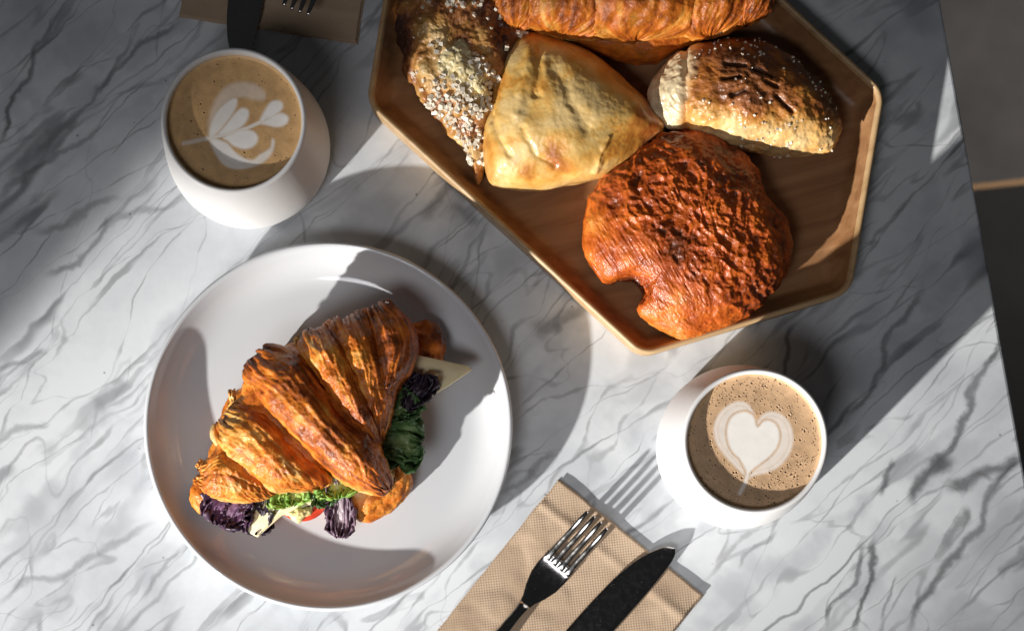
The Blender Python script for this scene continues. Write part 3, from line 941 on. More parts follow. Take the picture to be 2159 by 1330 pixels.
core_out = C1([(110, 930), (180, 790), (300, 560), (330, 440), (450, 300), (640, 280), (800, 190), (960, 140), (1090, 130), (1140, 250), (1110, 420), (1040, 560), (1000, 740), (1030, 900), (960, 980),
               (820, 930), (700, 920), (560, 960), (430, 1000), (280, 1010), (160, 1000)])
blob('dough_fold', core_out, 0.031, 0.040, 0.059, M_CRUST, top, nr=90, nt=360, p=4, q=0.45, disp=lambda P, R: 0.0012 * fbm(P * 90, 4), under=0.9,
     colour=lambda P, R, d: ramp(0.62 + 0.35 * fbm(P * 100 + 2, 4), [(0, PALE), (0.35, GOLD), (0.65, AMBER), (0.95, BROWN)]))
folds = [
    # L edge, R edge, base z, heights, colour base
    ([(80, 985), (160, 1032), (290, 1052), (425, 1040), (462, 1018)], [(118, 850), (215, 795), (330, 845), (420, 925), (470, 990)], 0.034, [0.014, 0.024, 0.024, 0.020, 0.012], 0.56, 0.7, 0),
    ([(158, 770), (250, 850), (370, 930), (480, 1000), (600, 1010)], [(285, 530), (420, 600), (540, 720), (660, 860), (760, 960)], 0.036, [0.020, 0.029, 0.031, 0.028, 0.018], 0.50, 0.95, 0),
    ([(880, 130), (930, 270), (965, 420), (985, 560), (985, 690), (975, 760)], [(1078, 66), (1140, 160), (1172, 275), (1150, 395), (1080, 520), (1030, 730)], 0.036, [0.018, 0.029, 0.031, 0.030, 0.026, 0.016], 0.66, 0.35, 0.16),
    ([(700, 195), (780, 320), (840, 450), (900, 580), (950, 680), (975, 760)], [(960, 115), (1010, 260), (1040, 400), (1050, 530), (1045, 640), (1020, 745)], 0.037, [0.020, 0.032, 0.034, 0.034, 0.030, 0.018], 0.54, 0.6, 0.14),
    ([(548, 280), (640, 400), (730, 520), (830, 640), (920, 740), (985, 790)], [(790, 160), (850, 300), (900, 430), (950, 560), (985, 660), (1015, 760)], 0.037, [0.020, 0.034, 0.037, 0.037, 0.034, 0.020], 0.54, 0.6, 0.14),
    ([(300, 450), (420, 590), (560, 725), (700, 850), (830, 955), (990, 1045)], [(470, 258), (620, 350), (740, 490), (850, 635), (960, 755), (1078, 945)], 0.038, [0.021, 0.033, 0.037, 0.038, 0.037, 0.032], 0.72, 0.9, 0),
]
for i, (L, R_, zb, hh, base, sp, dk) in enumerate(folds):
    Lc, Rc = np.array(C1(L)), np.array(C1(R_)); ov = (Rc - Lc) * np.linspace(0.02, 0.10, len(Lc))[:, None]
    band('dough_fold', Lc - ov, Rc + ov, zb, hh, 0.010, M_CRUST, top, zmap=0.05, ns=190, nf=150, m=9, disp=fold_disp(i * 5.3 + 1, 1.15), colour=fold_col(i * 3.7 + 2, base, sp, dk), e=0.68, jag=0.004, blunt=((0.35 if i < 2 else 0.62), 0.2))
# ragged flakes of pastry along the cut ends
flk = [((1150, 215), 24), ((1160, 250), 22), ((252, 535), 30), ((95, 872), 18)]
for i, (p, s) in enumerate(flk):
    c = C1([p])[0]
    rg = np.random.default_rng(40 + i)
    n1, n2 = 26, 16
    u = np.linspace(-1, 1, n1)[:, None]; v = np.linspace(-1, 1, n2)[None]
    an = rg.uniform(0, 6.28); L_ = s / S * 0.5
    zz = 0.044 + 0.0025 * perlin(np.stack([u * 1.5 + i + 0 * v, v * 2 + 0 * u, 0 * u * v], -1)) + 0.002 * (1 - v ** 2) * (1 - u ** 2)
    if i == 2: zz = zz - 0.008
    e_ = 1 + 0.35 * perlin(np.stack([u * 3 + i + 0 * v, v * 4 + 0 * u, 0.3 + 0 * u * v], -1))
    xx = u * L_ * e_; yy = v * L_ * 0.5 * e_
    w = W2(c, 0.044)
    X = w[0] + xx * math.cos(an) - yy * math.sin(an); Y = w[1] + xx * math.sin(an) + yy * math.cos(an)
    P = np.stack([X, Y, zz], -1)
    colr = ramp(0.25 + 0.4 * fbm(P * 200, 3), [(0, PALE), (0.4, GOLD), (0.7, AMBER), (1, BROWN)])
    o = mesh_obj('pastry_flake', P.reshape(-1, 3), grid_faces(n1, n2, False), M_CRUST, top, colr)
    sm = o.modifiers.new('thick', 'SOLIDIFY'); sm.thickness = 0.0008


def slab_px(name, pts, z, th, mat, parent, tiltx=0.0, tilty=0.0, sub=3, bend=0.0):
    poly = np.array(pts, float)
    if sub: poly = np.concatenate([np.linspace(a, b, 6, endpoint=False) for a, b in zip(poly, np.roll(poly, -1, 0))])
    w = W2(poly, z)
    if np.sum(w[:, 0] * np.roll(w[:, 1], -1) - np.roll(w[:, 0], -1) * w[:, 1]) < 0: w = w[::-1]
    c = w.mean(0); n = len(w)
    rngs, V = [(0.0, -1), (0.5, -1), (0.97, -1), (1.0, -0.7), (1.0, 0.7), (0.97, 1), (0.5, 1), (0.0, 1)], []
    for sc, sz in rngs:
        p = c + (w - c) * max(sc, 0.01)
        r = p - c
        zz = z + sz * th / 2 + r[:, 0] * tiltx + r[:, 1] * tilty + bend * (r ** 2).sum(1)
        V.append(np.concatenate([p, zz[:, None]], 1))
    P = np.stack(V)
    return mesh_obj(name, P.reshape(-1, 3), grid_faces(len(rngs), n), mat, parent, ngons=[list(range(n))[::-1], list(range((len(rngs) - 1) * n, len(rngs) * n))])


slab_px('cheese_slice', C1([(1060, 330), (1180, 328), (1445, 384), (1460, 402), (1340, 485), (1215, 565), (1060, 620)]), 0.0335, 0.0028, M_CHEESE, sand, tiltx=-0.08, bend=-0.6)
slab_px('cheese_slice', C1([(420, 940), (690, 960), (695, 1058), (600, 1100), (510, 1130), (385, 1240), (325, 1208), (400, 1060)]), 0.0310, 0.0026, M_CHEESE, sand, tilty=0.12, bend=-0.5)
def ellipse_px(cx, cy, rx, ry, rot=0, n=28):
    a = np.linspace(0, 2 * np.pi, n, endpoint=False); cr, sr = math.cos(rot), math.sin(rot)
    return [(cx + rx * math.cos(t) * cr - ry * math.sin(t) * sr, cy + rx * math.cos(t) * sr + ry * math.sin(t) * cr) for t in a]


slab_px('tomato_slice', ellipse_px(*C1([(618, 1050)])[0], 54, 46, -0.3), 0.0275, 0.005, M_TOMATO, sand, tilty=0.18, sub=0)
slab_px('tomato_slice', ellipse_px(*C1([(1110, 665)])[0], 24, 34, 0.2), 0.0290, 0.005, M_TOMATO, sand, sub=0)
blob('egg_filling', C1([(515, 1120), (560, 1100), (620, 1090), (662, 1078), (658, 1120), (625, 1150), (600, 1172), (560, 1150)]), 0.0265, 0.0300, 0.0340, M_EGG, sand, nr=24, nt=60, nb=8,
     disp=lambda P, R: 0.0014 * fbm(P * 160, 3))


def leaf(name, pts, width, z0, z1, seed, cols, parent, ruff=5, amp=0.0042, nu=110, nv=46, lab=None, flare=1.0):
    """ruffled salad leaf: mid-rib through pts (crop pixels, 3+ points), frilled margins"""
    c = spline(W2(C1(pts), (z0 + z1) / 2), nv)
    tdir = np.gradient(c, axis=0); tdir /= np.linalg.norm(tdir, axis=1)[:, None]
    nrm = np.stack([-tdir[:, 1], tdir[:, 0]], -1)
    v = np.linspace(0, 1, nv)[:, None]; u = np.linspace(-1, 1, nu)[None]
    wv = width / 2 / 2.375 / S * (0.35 + 0.65 * np.sin(np.clip(v * 1.05, 0, 1) * math.pi * 0.62) ** flare)
    # rounded tip
    wv = wv * np.sqrt(np.clip(1 - ((v - 0.55) / 0.47) ** 4 * (v > 0.55), 0.02, 1))
    edge = np.maximum(np.abs(u), sstep(0.6, 1.0, v))
    ph = ruff * (u * 2.2 + v * 1.3)
    q = np.stack([u * 2.5 + seed + 0 * v, v * 3.5 + 0 * u, np.full((nv, nu), seed * 0.7)], -1)
    nz = fbm(q, 2); nz2 = fbm(q * 1.9 + 5, 2)
    z = z0 + (z1 - z0) * v + amp * edge ** 2.2 * (np.sin(ph * 1.9 + 2.5 * nz) * 0.9 + 0.6 * nz2) + 0.0014 * nz
    lat = u * wv * (1 + 0.30 * nz2 * edge + 0.10 * edge ** 4 * np.sin(ph * 5 + 6 * nz)) + 0.10 * wv * np.sin(ph * 1.3 + 2 * nz) * edge
    along = 0.16 * wv * np.cos(ph * 2.3 + 4 * nz2) * edge
    X = c[:, None, 0] + nrm[:, None, 0] * lat + tdir[:, None, 0] * along
    Y = c[:, None, 1] + nrm[:, None, 1] * lat + tdir[:, None, 1] * along
    P = np.stack([X, Y, np.maximum(z, PZ + 0.0015)], -1)
    t = np.clip(edge * 0.75 + 0.35 * nz + 0.1, 0, 1)
    colr = ramp(t, cols)
    rib = np.exp(-(u / 0.05) ** 2) * (1 - v)
    colr = mixc(colr, np.asarray(cols[0][1]) * 1.4, rib * 0.5)
    o = mesh_obj(name, P.reshape(-1, 3), grid_faces(nv, nu, False), M_LEAF, parent, colr)
    sm = o.modifiers.new('thick', 'SOLIDIFY'); sm.thickness = 0.0005
    if lab: o['label'] = lab
    return o


PURP = [(0, (0.17, 0.08, 0.14)), (0.4, (0.10, 0.035, 0.09)), (1, (0.030, 0.012, 0.032))]
DPUR = [(0, (0.05, 0.03, 0.045)), (0.5, (0.022, 0.010, 0.022)), (1, (0.014, 0.007, 0.016))]
GREY = [(0, (0.22, 0.17, 0.19)), (0.5, (0.15, 0.09, 0.125)), (1, (0.07, 0.03, 0.06))]
GREEN = [(0, (0.46, 0.54, 0.20)), (0.5, (0.28, 0.42, 0.08)), (1, (0.13, 0.28, 0.035))]
DGREEN = [(0, (0.20, 0.28, 0.10)), (0.5, (0.085, 0.17, 0.05)), (1, (0.04, 0.10, 0.028))]
leaf('salad_leaf', [(330, 1000), (270, 1060), (215, 1120), (185, 1175)], 240, 0.036, 0.031, 1.0, PURP, sand, lab='broad purple salad leaf')
leaf('salad_leaf', [(400, 1000), (392, 1080), (385, 1160), (380, 1225)], 150, 0.037, 0.026, 2.2, DPUR, sand, ruff=6, lab='blackish crumpled purple leaf')
leaf('salad_leaf', [(300, 1000), (300, 1080), (290, 1140), (270, 1185)], 150, 0.035, 0.029, 11.3, PURP, sand, ruff=6)
leaf('salad_leaf', [(760, 960), (800, 1060), (805, 1150), (800, 1240)], 140, 0.037, 0.024, 3.4, GREY, sand, ruff=6, lab='mauve frilled leaf hanging over the plate')
leaf('salad_leaf', [(560, 960), (560, 1000), (555, 1045), (560, 1080)], 190, 0.037, 0.034, 4.6, GREEN, sand, ruff=6, amp=0.0036)
leaf('salad_leaf', [(500, 960), (500, 1000), (490, 1040), (505, 1070)], 120, 0.037, 0.033, 5.1, GREEN, sand, ruff=6, amp=0.0036)
leaf('salad_leaf', [(720, 900), (765, 950), (790, 1000), (800, 1040)], 210, 0.038, 0.037, 6.6, GREEN, sand, ruff=6, amp=0.0036)
leaf('salad_leaf', [(690, 980), (705, 1020), (725, 1060), (735, 1085)], 110, 0.037, 0.033, 6.9, DGREEN, sand, ruff=5, amp=0.0032)
leaf('salad_leaf', [(950, 760), (1040, 760), (1130, 760), (1215, 760)], 260, 0.040, 0.036, 7.5, DGREEN, sand, ruff=5, amp=0.0040, lab='dark green salad leaf')
leaf('salad_leaf', [(1040, 650), (1090, 600), (1130, 560), (1160, 520)], 190, 0.040, 0.038, 8.3, DGREEN, sand, ruff=5, amp=0.0040, lab='dark green salad leaf')
leaf('salad_leaf', [(1130, 600), (1170, 540), (1205, 480), (1215, 425)], 150, 0.041, 0.039, 9.1, DPUR, sand, ruff=6, amp=0.0042, lab='blackish crumpled purple leaf')
leaf('salad_leaf', [(1010, 800), (1040, 830), (1060, 860), (1075, 890)], 120, 0.038, 0.032, 9.9, DGREEN, sand, ruff=5, amp=0.0032)
rebase(sand)

# ------------------------------------------------------------------ pastries on the tray
def rot2(P, ang):
    c, s = math.cos(ang), math.sin(ang)
    return P[..., 0] * c + P[..., 1] * s, -P[..., 0] * s + P[..., 1] * c


# dark wrinkled bun
bun_out = [(1412, 276), (1470, 280), (1535, 305), (1588, 352), (1612, 415), (1650, 462), (1667, 525), (1645, 595), (1605, 640), (1560, 672), (1500, 697), (1440, 712),
           (1388, 690), (1345, 655), (1352, 622), (1326, 592), (1275, 592), (1246, 555), (1229, 500), (1236, 440), (1265, 388), (1312, 345), (1370, 302)]
bunc = W2((1450, 500), TF)
bun = thing('chocolate_bun', 'dark reddish brown square bun with wrinkled glossy crust on the tray', 'pastry', (bunc[0], bunc[1], TF), 'pastries on the wooden tray')


def bun_disp(P, R):
    u, v = rot2(P, math.radians(-58))                              # wrinkles run towards the lower right
    q = np.stack([u * 58, v * 110, P[..., 2] * 60], -1)
    w = fbm(q + 0.4 * fbm(P[..., :3] * 60, 2)[..., None], 2)
    wr = 1 - 2 * np.abs(w)
    px, py = px_of(P)
    side = sstep(0, 60, -( (px - 1300) * 0.62 - (py - 470) * 0.78) + 40)   # laminated flank, lower left
    lam = ridged(np.stack([u * 45, v * 620, P[..., 2] * 520], -1), 2) + 0.8 * fbm(P * 150, 3)
    notch = np.exp(-(((px - 1335) / 34) ** 2 + ((py - 612) / 26) ** 2))
    return (1 - side) * (0.0012 * wr + 0.0009 * fbm(P * 240, 3)) + side * (0.00035 * lam + 0.0005 * wr) + 0.0014 * fbm(P * 45, 2) - (0.006 + 0.005 * fbm(P * 180, 3)) * notch


def bun_col(P, R, d):
    px, py = px_of(P)
    n = fbm(P * 90, 4); n2 = fbm(P * 30 + 7, 2)
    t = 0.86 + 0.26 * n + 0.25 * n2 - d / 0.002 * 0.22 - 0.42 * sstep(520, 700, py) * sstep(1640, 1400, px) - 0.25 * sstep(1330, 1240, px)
    u, v = rot2(P, math.radians(-58))
    t = t + 0.16 * perlin(np.stack([u * 30, v * 400, P[..., 2] * 300], -1))
    return ramp(t, [(0.0, (0.62, 0.27, 0.06)), (0.2, (0.58, 0.17, 0.022)), (0.45, (0.52, 0.112, 0.010)), (0.75, (0.36, 0.062, 0.007)), (1.05, (0.15, 0.032, 0.007)), (1.35, BURNT)])


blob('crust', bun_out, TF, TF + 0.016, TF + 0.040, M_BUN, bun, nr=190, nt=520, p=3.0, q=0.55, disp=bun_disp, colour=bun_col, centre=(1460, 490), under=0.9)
rebase(bun)

# triangular scone
sc_out = [(1104, 71), (1180, 84), (1268, 130), (1338, 188), (1383, 243), (1396, 272), (1368, 303), (1320, 345), (1262, 378), (1195, 396), (1125, 404), (1042, 391), (1021, 342), (1012, 272), (1029, 195), (1060, 118)]
scc = W2((1190, 250), TF)
scone = thing('scone', 'plump golden triangular scone with smooth crust on the tray', 'scone', (scc[0], scc[1], TF), 'pastries on the wooden tray')


def sc_disp(P, R):
    px, py = px_of(P)
    u, v = rot2(P, math.radians(-65))
    cr = np.exp(-((v - (0.008 * perlin(np.stack([u * 20, 0 * u, 0 * u], -1)))) / 0.002) ** 2)
    crack = -ridged(np.stack([u * 28, v * 60, P[..., 2] * 40], -1), 1).clip(0.9, 1) * 0.006
    fold = np.zeros(px.shape)
    for ln_, w_, a_ in (([(1140, 95), (1136, 150), (1128, 200)], 9, -0.0022), ([(1118, 100), (1105, 170), (1090, 240)], 10, 0.0014), ([(1165, 130), (1200, 200), (1240, 270)], 16, -0.0014),
                        ([(1030, 230), (1050, 290), (1075, 330)], 7, -0.0014), ([(1285, 290), (1262, 330), (1255, 360)], 6, 0.0012), ([(1100, 270), (1130, 330), (1170, 350)], 7, -0.0010)):
        fold = fold + a_ * np.exp(-((seg_dist(px, py, ln_) + 5 * perlin(P * 200)) / w_) ** 2)
    bl = np.clip(1 - np.abs(perlin(P * 170)) * 4, 0, 1) * sstep(0.0, 0.4, perlin(P * 45 + 3))
    return fold + 0.0020 * fbm(P * 30, 2) + 0.0003 * fbm(P * 120, 2) - 0.0016 * cr * sstep(0.85, 0.4, R) + 0.00012 * fbm(P * 420, 2)


def sc_col(P, R, d):
    px, py = px_of(P)
    n = fbm(P * 70 + 3, 4); n2 = fbm(P * 26 + 11, 2)
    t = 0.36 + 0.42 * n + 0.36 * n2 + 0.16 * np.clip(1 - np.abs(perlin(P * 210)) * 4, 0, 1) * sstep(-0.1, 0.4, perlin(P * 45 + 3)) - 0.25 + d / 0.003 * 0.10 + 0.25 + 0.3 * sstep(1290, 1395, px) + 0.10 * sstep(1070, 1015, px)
    skirt = sstep(0.93, 1.06, R)
    c = ramp(t, [(0.0, (0.74, 0.52, 0.22)), (0.3, (0.70, 0.43, 0.125)), (0.58, (0.62, 0.29, 0.05)), (0.8, (0.46, 0.17, 0.025)), (1.1, BROWN)])
    return mixc(c, (0.66, 0.40, 0.15), skirt * 0.7)


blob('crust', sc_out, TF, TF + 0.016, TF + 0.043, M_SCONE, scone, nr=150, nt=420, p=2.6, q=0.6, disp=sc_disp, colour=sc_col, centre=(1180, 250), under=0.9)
rebase(scone)

# sugared turnover with slits
tu_out = [(1366, 216), (1374, 176), (1400, 137), (1440, 106), (1500, 92), (1572, 82), (1640, 104), (1700, 148), (1745, 200), (1771, 258), (1768, 300), (1742, 322), (1690, 326), (1620, 318), (1540, 304), (1470, 285), (1410, 266), (1380, 244)]
tuc = W2((1570, 210), TF)
turn = thing('turnover', 'oval sugar-dusted turnover with browned top and slits cut in it', 'pastry', (tuc[0], tuc[1], TF), 'pastries on the wooden tray')
slits = [((1530, 134), (1572, 137)), ((1525, 166), (1562, 162)), ((1590, 146), (1630, 161)), ((1545, 200), (1570, 190)), ((1638, 202), (1672, 236)), ((1615, 172), (1640, 182))]


def tu_slit(P):
    px, py = px_of(P); m = np.zeros(px.shape)
    for i, (a, b) in enumerate(slits):
        m = np.maximum(m, np.exp(-(seg_dist(px, py, [a, b]) / (5.5 if i == 3 else 3.0)) ** 2))
    return m


def tu_disp(P, R):
    px, py = px_of(P)
    lip = np.zeros(px.shape)
    for a, b in slits:
        dd = seg_dist(px, py, [a, b]); lip = np.maximum(lip, np.exp(-((dd - 11) / 6) ** 2))
    end = sstep(1450, 1420, px)
    lam = ridged(np.stack([px * 0.004, py * 0.02, P[..., 2] * 500], -1), 2)
    return 0.0016 * fbm(P * 60, 3) + 0.0006 * fbm(P * 240, 3) - 0.0030 * tu_slit(P) + 0.0006 * lip + end * 0.0004 * lam - 0.002 * np.exp(-((px - 1445) / 7) ** 2)


def tu_col(P, R, d):
    px, py = px_of(P)
    n = fbm(P * 75 + 5, 4); n2 = fbm(P * 30 + 1, 2)
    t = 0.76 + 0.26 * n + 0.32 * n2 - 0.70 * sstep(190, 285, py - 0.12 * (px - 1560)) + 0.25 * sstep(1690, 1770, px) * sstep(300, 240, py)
    c = ramp(t, [(0.0, (0.72, 0.49, 0.22)), (0.25, (0.68, 0.37, 0.11)), (0.45, (0.56, 0.235, 0.045)), (0.65, (0.36, 0.12, 0.022)), (0.9, (0.20, 0.065, 0.018)), (1.3, (0.07, 0.025, 0.011))])
    cut = sstep(1462, 1428, px + 8 * fbm(P * 120, 2) + 0.22 * (py - 200)) * sstep(0.35, 0.5, R)
    stripe = 0.5 + 0.5 * perlin(np.stack([px * 0.03, py * 0.02, P[..., 2] * 600], -1))
    c = mixc(c, mixc(np.broadcast_to((0.76, 0.66, 0.44), c.shape), (0.58, 0.36, 0.13), stripe * 0.45), cut * 0.95)
    return mixc(c, (0.02, 0.010, 0.006), tu_slit(P) * 0.7)


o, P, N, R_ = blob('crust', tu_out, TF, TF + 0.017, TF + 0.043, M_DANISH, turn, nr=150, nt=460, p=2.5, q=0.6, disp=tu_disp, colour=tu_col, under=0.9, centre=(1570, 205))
px, py = px_of(P)
ok = np.argwhere((R_ < 1.05) & (px > 1465) & (tu_slit(P) < 0.2))
wts = (0.25 + np.clip(fbm(P * 60 + 2, 2), 0, 1))[ok[:, 0], ok[:, 1]] * R_[ok[:, 0], ok[:, 1]]
pick = ok[RNG.choice(len(ok), 150, replace=False, p=wts / wts.sum())]
grains('sugar_crystals', P[pick[:, 0], pick[:, 1]] + N[pick[:, 0], pick[:, 1]] * 0.0002, RNG.uniform(0.0006, 0.0014, 150), M_SUGAR, turn)
rebase(turn)

# danish with curd and coarse sugar
da_out = [(836, -8), (838, 60), (846, 110), (852, 150), (872, 182), (905, 232), (945, 278), (985, 328), (1004, 378), (1010, 384), (1022, 352), (1034, 300), (1048, 220), (1078, 150), (1120, 80), (1108, 30), (1060, -30), (980, -75), (880, -70)]
dac = W2((960, 110), TF)
dan = thing('danish', 'curd-filled danish crusted with coarse sugar and a pointed dark end', 'pastry', (dac[0], dac[1], TF), 'pastries on the wooden tray')


def da_disp(P, R):
    px, py = px_of(P)
    thin = sstep(250, 330, py)
    return (0.0026 * fbm(P * 65 + 3, 3) + 0.0012 * fbm(P * 200, 3)) * (1 - 0.5 * thin)


def da_z(P, R):
    px, py = px_of(P)
    return -0.014 * sstep(210, 350, py) + 0.003 * np.exp(-(((px - 960) / 60) ** 2 + ((py - 140) / 60) ** 2))


def da_col(P, R, d):
    px, py = px_of(P)
    n = fbm(P * 70 + 9, 4); n2 = fbm(P * 38 + 4, 2)
    curd = np.exp(-(((px - 955) / 52) ** 2 + ((py - 140) / 62) ** 2)) + 0.7 * np.exp(-(((px - 1010) / 30) ** 2 + ((py - 175) / 45) ** 2))
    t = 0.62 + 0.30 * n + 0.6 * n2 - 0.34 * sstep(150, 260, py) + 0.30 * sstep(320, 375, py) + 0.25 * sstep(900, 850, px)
    c = ramp(t, [(0.0, (0.62, 0.42, 0.18)), (0.3, (0.52, 0.27, 0.075)), (0.55, (0.34, 0.13, 0.035)), (0.8, (0.14, 0.045, 0.02)), (1.1, (0.045, 0.016, 0.012))])
    return mixc(c, (0.74, 0.62, 0.34), sstep(0.45, 0.85, curd + 0.30 * n) * 0.95)


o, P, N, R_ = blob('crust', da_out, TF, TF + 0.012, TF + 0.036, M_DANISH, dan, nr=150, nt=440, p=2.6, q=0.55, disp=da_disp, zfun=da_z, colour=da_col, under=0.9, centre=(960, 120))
px, py = px_of(P)
ok = np.argwhere((R_ < 0.96) & (py > -20) & (py < 350) & (px > 872))
dens = np.clip(0.25 + 1.3 * fbm(P * 42 + 8, 2), 0.02, 1.5) + 0.8 * np.exp(-(((px - 945) / 50) ** 2 + ((py - 215) / 55) ** 2)) - 1.0 * np.exp(-(((px - 950) / 35) ** 2 + ((py - 135) / 35) ** 2))
wts = np.clip(dens, 0.01, None)[ok[:, 0], ok[:, 1]] * R_[ok[:, 0], ok[:, 1]]
pick = ok[RNG.choice(len(ok), 300, replace=False, p=wts / wts.sum())]
grains('sugar_crystals', P[pick[:, 0], pick[:, 1]] + N[pick[:, 0], pick[:, 1]] * 0.0008, RNG.uniform(0.0014, 0.0029, 300), M_SUGAR, dan)
for i, (cx, cy, r, hgt) in enumerate([(948, 130, 24, .040), (975, 150, 22, .041), (930, 150, 16, .037), (1000, 175, 20, .039), (1015, 195, 15, .036), (962, 112, 16, .039)]):
    blob('curd_lump', ellipse_px(cx, cy, r * 1.15, r, i, 12), TF + hgt - 0.016, TF + hgt - 0.010, TF + hgt, M_DANISH, dan, nr=30, nt=80, nb=6,
         disp=lambda P, R, i=i: 0.0016 * fbm(P * 170 + i, 3), colour=lambda P, R, d: ramp(0.4 + 0.5 * fbm(P * 150, 3), [(0, (0.60, 0.44, 0.16)), (0.35, (0.74, 0.62, 0.34)), (1, (0.80, 0.71, 0.48))]))
rebase(dan)

# plain croissant beyond
crc = W2((1330, 0), TF)
cro = thing('croissant', 'whole golden ridged croissant lying behind the scone and turnover', 'croissant', (crc[0], crc[1], TF), 'pastries on the wooden tray')
cb_out = [(1045, 30), (1110, 72), (1200, 98), (1290, 122), (1370, 137), (1405, 118), (1470, 88), (1560, 60), (1612, 26), (1620, -40), (1560, -120), (1400, -170), (1200, -165), (1080, -110), (1040, -40)]
blob('underside', cb_out, TF, TF + 0.012, TF + 0.030, M_CRUST, cro, nr=60, nt=300, p=3, q=0.5, disp=lambda P, R: 0.0012 * fbm(P * 90, 4),
     colour=lambda P, R, d: ramp(0.5 + 0.35 * fbm(P * 80 + 2, 4), [(0, GOLD), (0.5, AMBER), (0.9, BROWN)]))
cf = [
    ([(1030, -100), (1026, -50), (1036, 0), (1048, 36), (1062, 54)], [(1130, -130), (1150, -70), (1150, 0), (1140, 40), (1118, 64)], [.012, .020, .022, .018, .010], 0.66),
    ([(1545, -95), (1545, -50), (1545, 0), (1545, 40), (1550, 58)], [(1610, -80), (1630, -45), (1632, 0), (1622, 26), (1600, 40)], [.012, .020, .022, .018, .010], 0.70),
    ([(1095, -140), (1085, -70), (1090, 0), (1098, 40), (1118, 62)], [(1260, -160), (1290, -80), (1300, 0), (1290, 60), (1262, 90)], [.016, .028, .030, .024, .012], 0.60),
    ([(1440, -140), (1430, -70), (1425, 0), (1430, 50), (1440, 88)], [(1560, -120), (1580, -60), (1585, 0), (1575, 35), (1560, 56)], [.016, .027, .029, .023, .012], 0.58),
    ([(1225, -165), (1210, -80), (1205, 0), (1210, 55), (1232, 84)], [(1480, -160), (1495, -80), (1495, 0), (1480, 55), (1452, 82)], [.018, .032, .035, .029, .014], 0.62),
]
for i, (L, R_, hh, base) in enumerate(cf):
    band('dough_fold', L, R_, TF + 0.024, hh, 0.006, M_CRUST, cro, zmap=0.035, ns=150, nf=150, m=9, disp=fold_disp(i * 4.1 + 30, 1.3), colour=fold_col(i * 2.9 + 31, base, 0.4), e=0.8)
rebase(cro)

# ------------------------------------------------------------------ napkins and cutlery
def napkin(label, corner, du, dv, wid, ln, seed, group='brown paper napkins'):
    """corner pixel, unit pixel directions, sizes in metres; several folded plies"""
    n = thing('paper_napkin', label, 'napkin', W(*corner, 0), group)
    ang = math.atan2(-du[1], du[0])
    n.rotation_euler = (0, 0, ang)
    sgn = 1 if (du[0] * -dv[1] - -du[1] * dv[0]) > 0 else -1
    for k in range(2):
        nu, nv = 90, 130
        w = wid - 0.0012 * k; l = ln - 0.0006 * k
        u = np.linspace(0.0006 * k, w, nu)[:, None]; v = np.linspace(0.0004 * k, l, nv)[None]
        q = np.stack([u * 30 + seed + 0 * v, v * 30 + 0 * u, np.full((nu, nv), k * 0.4)], -1)
        wob = fbm(q, 3)
        z = 0.0004 + 0.0011 * k + 0.0010 * np.clip(wob + 0.2, 0, 1) * (0.4 + k)
        # a soft roll along the folded edge
        z = z + 0.0004 * k * np.exp(-(v / 0.004) ** 2) + 0.0010 * k * np.exp(-((v - 0.018) / 0.003) ** 2) * (0.6 + perlin(q * 0.5))
        jit = 0.0006 * perlin(q * np.array([2, 2, 1]))
        P = np.stack([u + jit, sgn * (v + jit), z + 0 * u], -1)
        F = grid_faces(nu, nv, False)
        if sgn < 0: F = F[:, ::-1]
        o = mesh_obj('ply', P.reshape(-1, 3), F, M_NAPKIN, n)
        sm = o.modifiers.new('thick', 'SOLIDIFY'); sm.thickness = 0.0004; sm.offset = 1
    return n


d1 = np.array([305, 245.]); d1 /= np.linalg.norm(d1)
d2 = np.array([-258, 320.]); d2 /= np.linalg.norm(d2)
napkin('brown embossed paper napkin under the fork and knife beside the plate', (1178, 1009), d1, d2, 391 / S, 0.16, 3)
d3 = np.array([377, 57.]); d3 /= np.linalg.norm(d3)
d4 = np.array([d3[1], -d3[0]])
napkin('brown paper napkin under cutlery behind the leaf latte', (378, 38), d3, d4, 381 / S, 0.14, 8)


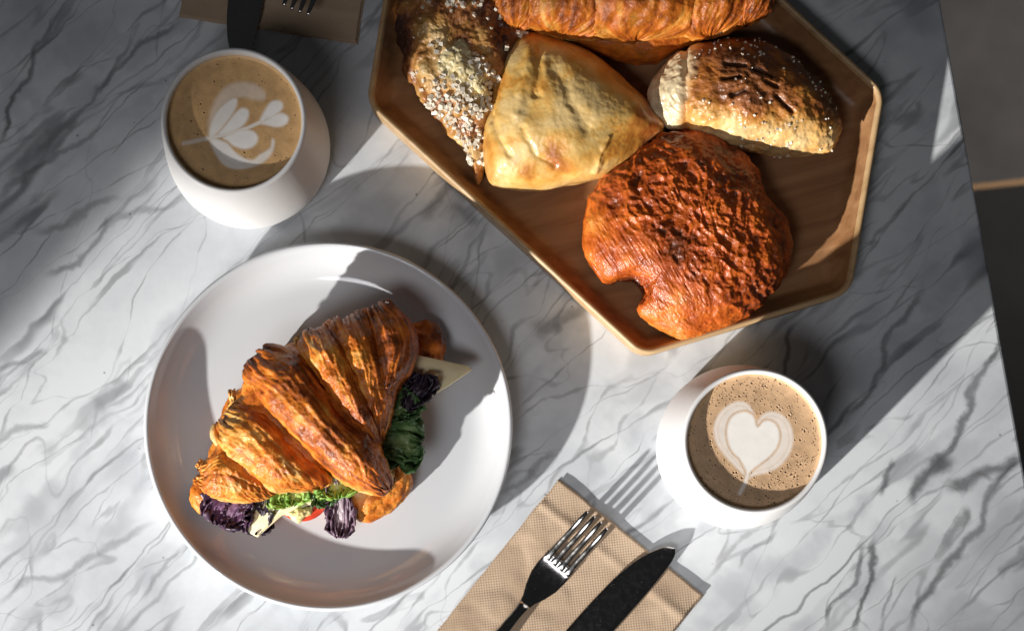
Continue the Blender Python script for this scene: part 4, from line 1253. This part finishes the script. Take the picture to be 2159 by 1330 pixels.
def fork(label, tip, d, group='forks'):
    f = thing('fork', label, 'fork', W(*tip, 0), group)
    # local +y runs towards the tines, tip at y = 0
    ang = math.atan2(-d[1], d[0]) - math.pi / 2
    f.rotation_euler = (0, 0, ang)
    def zc(y):
        return np.interp(y, [-0.19, -0.12, -0.085, -0.066, -0.052, -0.041, -0.035, -0.027, -0.018, -0.008, 0.0],
                         [0.0046, 0.0125, 0.0130, 0.0082, 0.0048, 0.0043, 0.0059, 0.0100, 0.0150, 0.0186, 0.0198])
    def zsm(y):
        return np.mean([zc(y + o_) for o_ in np.linspace(-0.004, 0.004, 9)], 0)
    # head
    ys = np.linspace(-0.0335, -0.070, 26)
    hw = np.interp(ys, [-0.070, -0.064, -0.058, -0.050, -0.043, -0.0335], [0.0031, 0.0044, 0.0072, 0.0098, 0.0104, 0.0102])
    st = np.stack([-hw, hw, ys, zsm(ys)], -1)
    strip('head', st, 0.0020, M_STEEL, f, crown=-0.0008)
    for k in range(4):
        c0_ = -0.00765 + 0.0051 * k; 
        ys = np.linspace(-0.0385, -0.0005 - 0.0006 * abs(k - 1.5), 26)
        hw = np.interp(ys, [-0.0385, -0.033, -0.006, -0.001, 0.0], [0.0025, 0.00185, 0.0014, 0.0009, 0.0004])
        st = np.stack([c0_ - hw, c0_ + hw, ys, zsm(ys)], -1)
        strip('tine', st, np.interp(ys, [-0.04, -0.01, 0], [0.0021, 0.0018, 0.0009]), M_STEEL, f)
    ys = np.linspace(-0.067, -0.190, 40)
    hw = np.interp(ys, [-0.190, -0.186, -0.17, -0.13, -0.09, -0.075, -0.067], [0.004, 0.0085, 0.0100, 0.0068, 0.0036, 0.0030, 0.0036])
    st = np.stack([-hw, hw, ys, zsm(ys)], -1)
    strip('handle', st, 0.0030, M_STEEL, f, crown=0.0006)
    return f


fd = np.array([196, -232.]); fd /= np.linalg.norm(fd)
fork('steel fork lying tines up on the napkin beside the plate', (1258, 1092), fd)
fd2 = np.array([-17, 44.]); fd2 /= np.linalg.norm(fd2)
fork('steel fork on the napkin behind the leaf latte', (628, 46), fd2)


def knife(label, tip, d, mirror, zt, group='table knives'):
    f = thing('table_knife', label, 'knife', W(*tip, 0), group)
    ang = math.atan2(-d[1], d[0]) - math.pi / 2
    f.rotation_euler = (0, 0, ang)
    ys = -0.105 * np.linspace(0, 1, 70) ** 2.2
    xl = np.interp(ys, [-0.105, -0.06, -0.035, -0.020, -0.010, -0.004, -0.0015, -0.0004, 0], [-0.0115, -0.0122, -0.0114, -0.0088, -0.0052, -0.0022, 0.0, 0.0018, 0.0034])
    xr = np.interp(ys, [-0.105, -0.06, -0.03, -0.014, -0.006, -0.003, -0.001, 0], [0.0095, 0.0098, 0.0095, 0.0086, 0.0076, 0.0068, 0.0056, 0.0040])
    def sm(a): return np.convolve(np.pad(a, 3, mode='edge'), np.ones(7) / 7, 'valid')
    xl, xr = sm(xl), sm(xr)
    if mirror: xl, xr = -xr, -xl
    zs = np.interp(ys, [-0.105, 0], [zt + 0.0015, zt])
    strip('blade', np.stack([xl, xr, ys, zs], -1), 0.0022, M_STEEL, f, crown=0.0004)
    ys = np.linspace(-0.100, -0.215, 40)
    hw = np.interp(ys, [-0.215, -0.212, -0.19, -0.13, -0.105, -0.100], [0.003, 0.0075, 0.0098, 0.0086, 0.0088, 0.0095])
    zs = np.interp(ys, [-0.215, -0.100], [zt + 0.0012, zt + 0.0016])
    strip('handle', np.stack([-hw, hw, ys, zs], -1), np.interp(ys, [-0.215, -0.12, -0.1], [0.004, 0.0055, 0.003]), M_STEEL, f)
    return f


kd = np.array([165, -182.]); kd /= np.linalg.norm(kd)
knife('broad dark steel table knife on the napkin beside the fork', (1411, 1147), kd, False, 0.0052)
kd2 = np.array([-12, 62.]); kd2 = np.array([-22, 108.]); kd2 /= np.linalg.norm(kd2)
knife('dark steel table knife reaching from the napkin to the leaf latte', (496, 146), kd2, True, 0.0052)
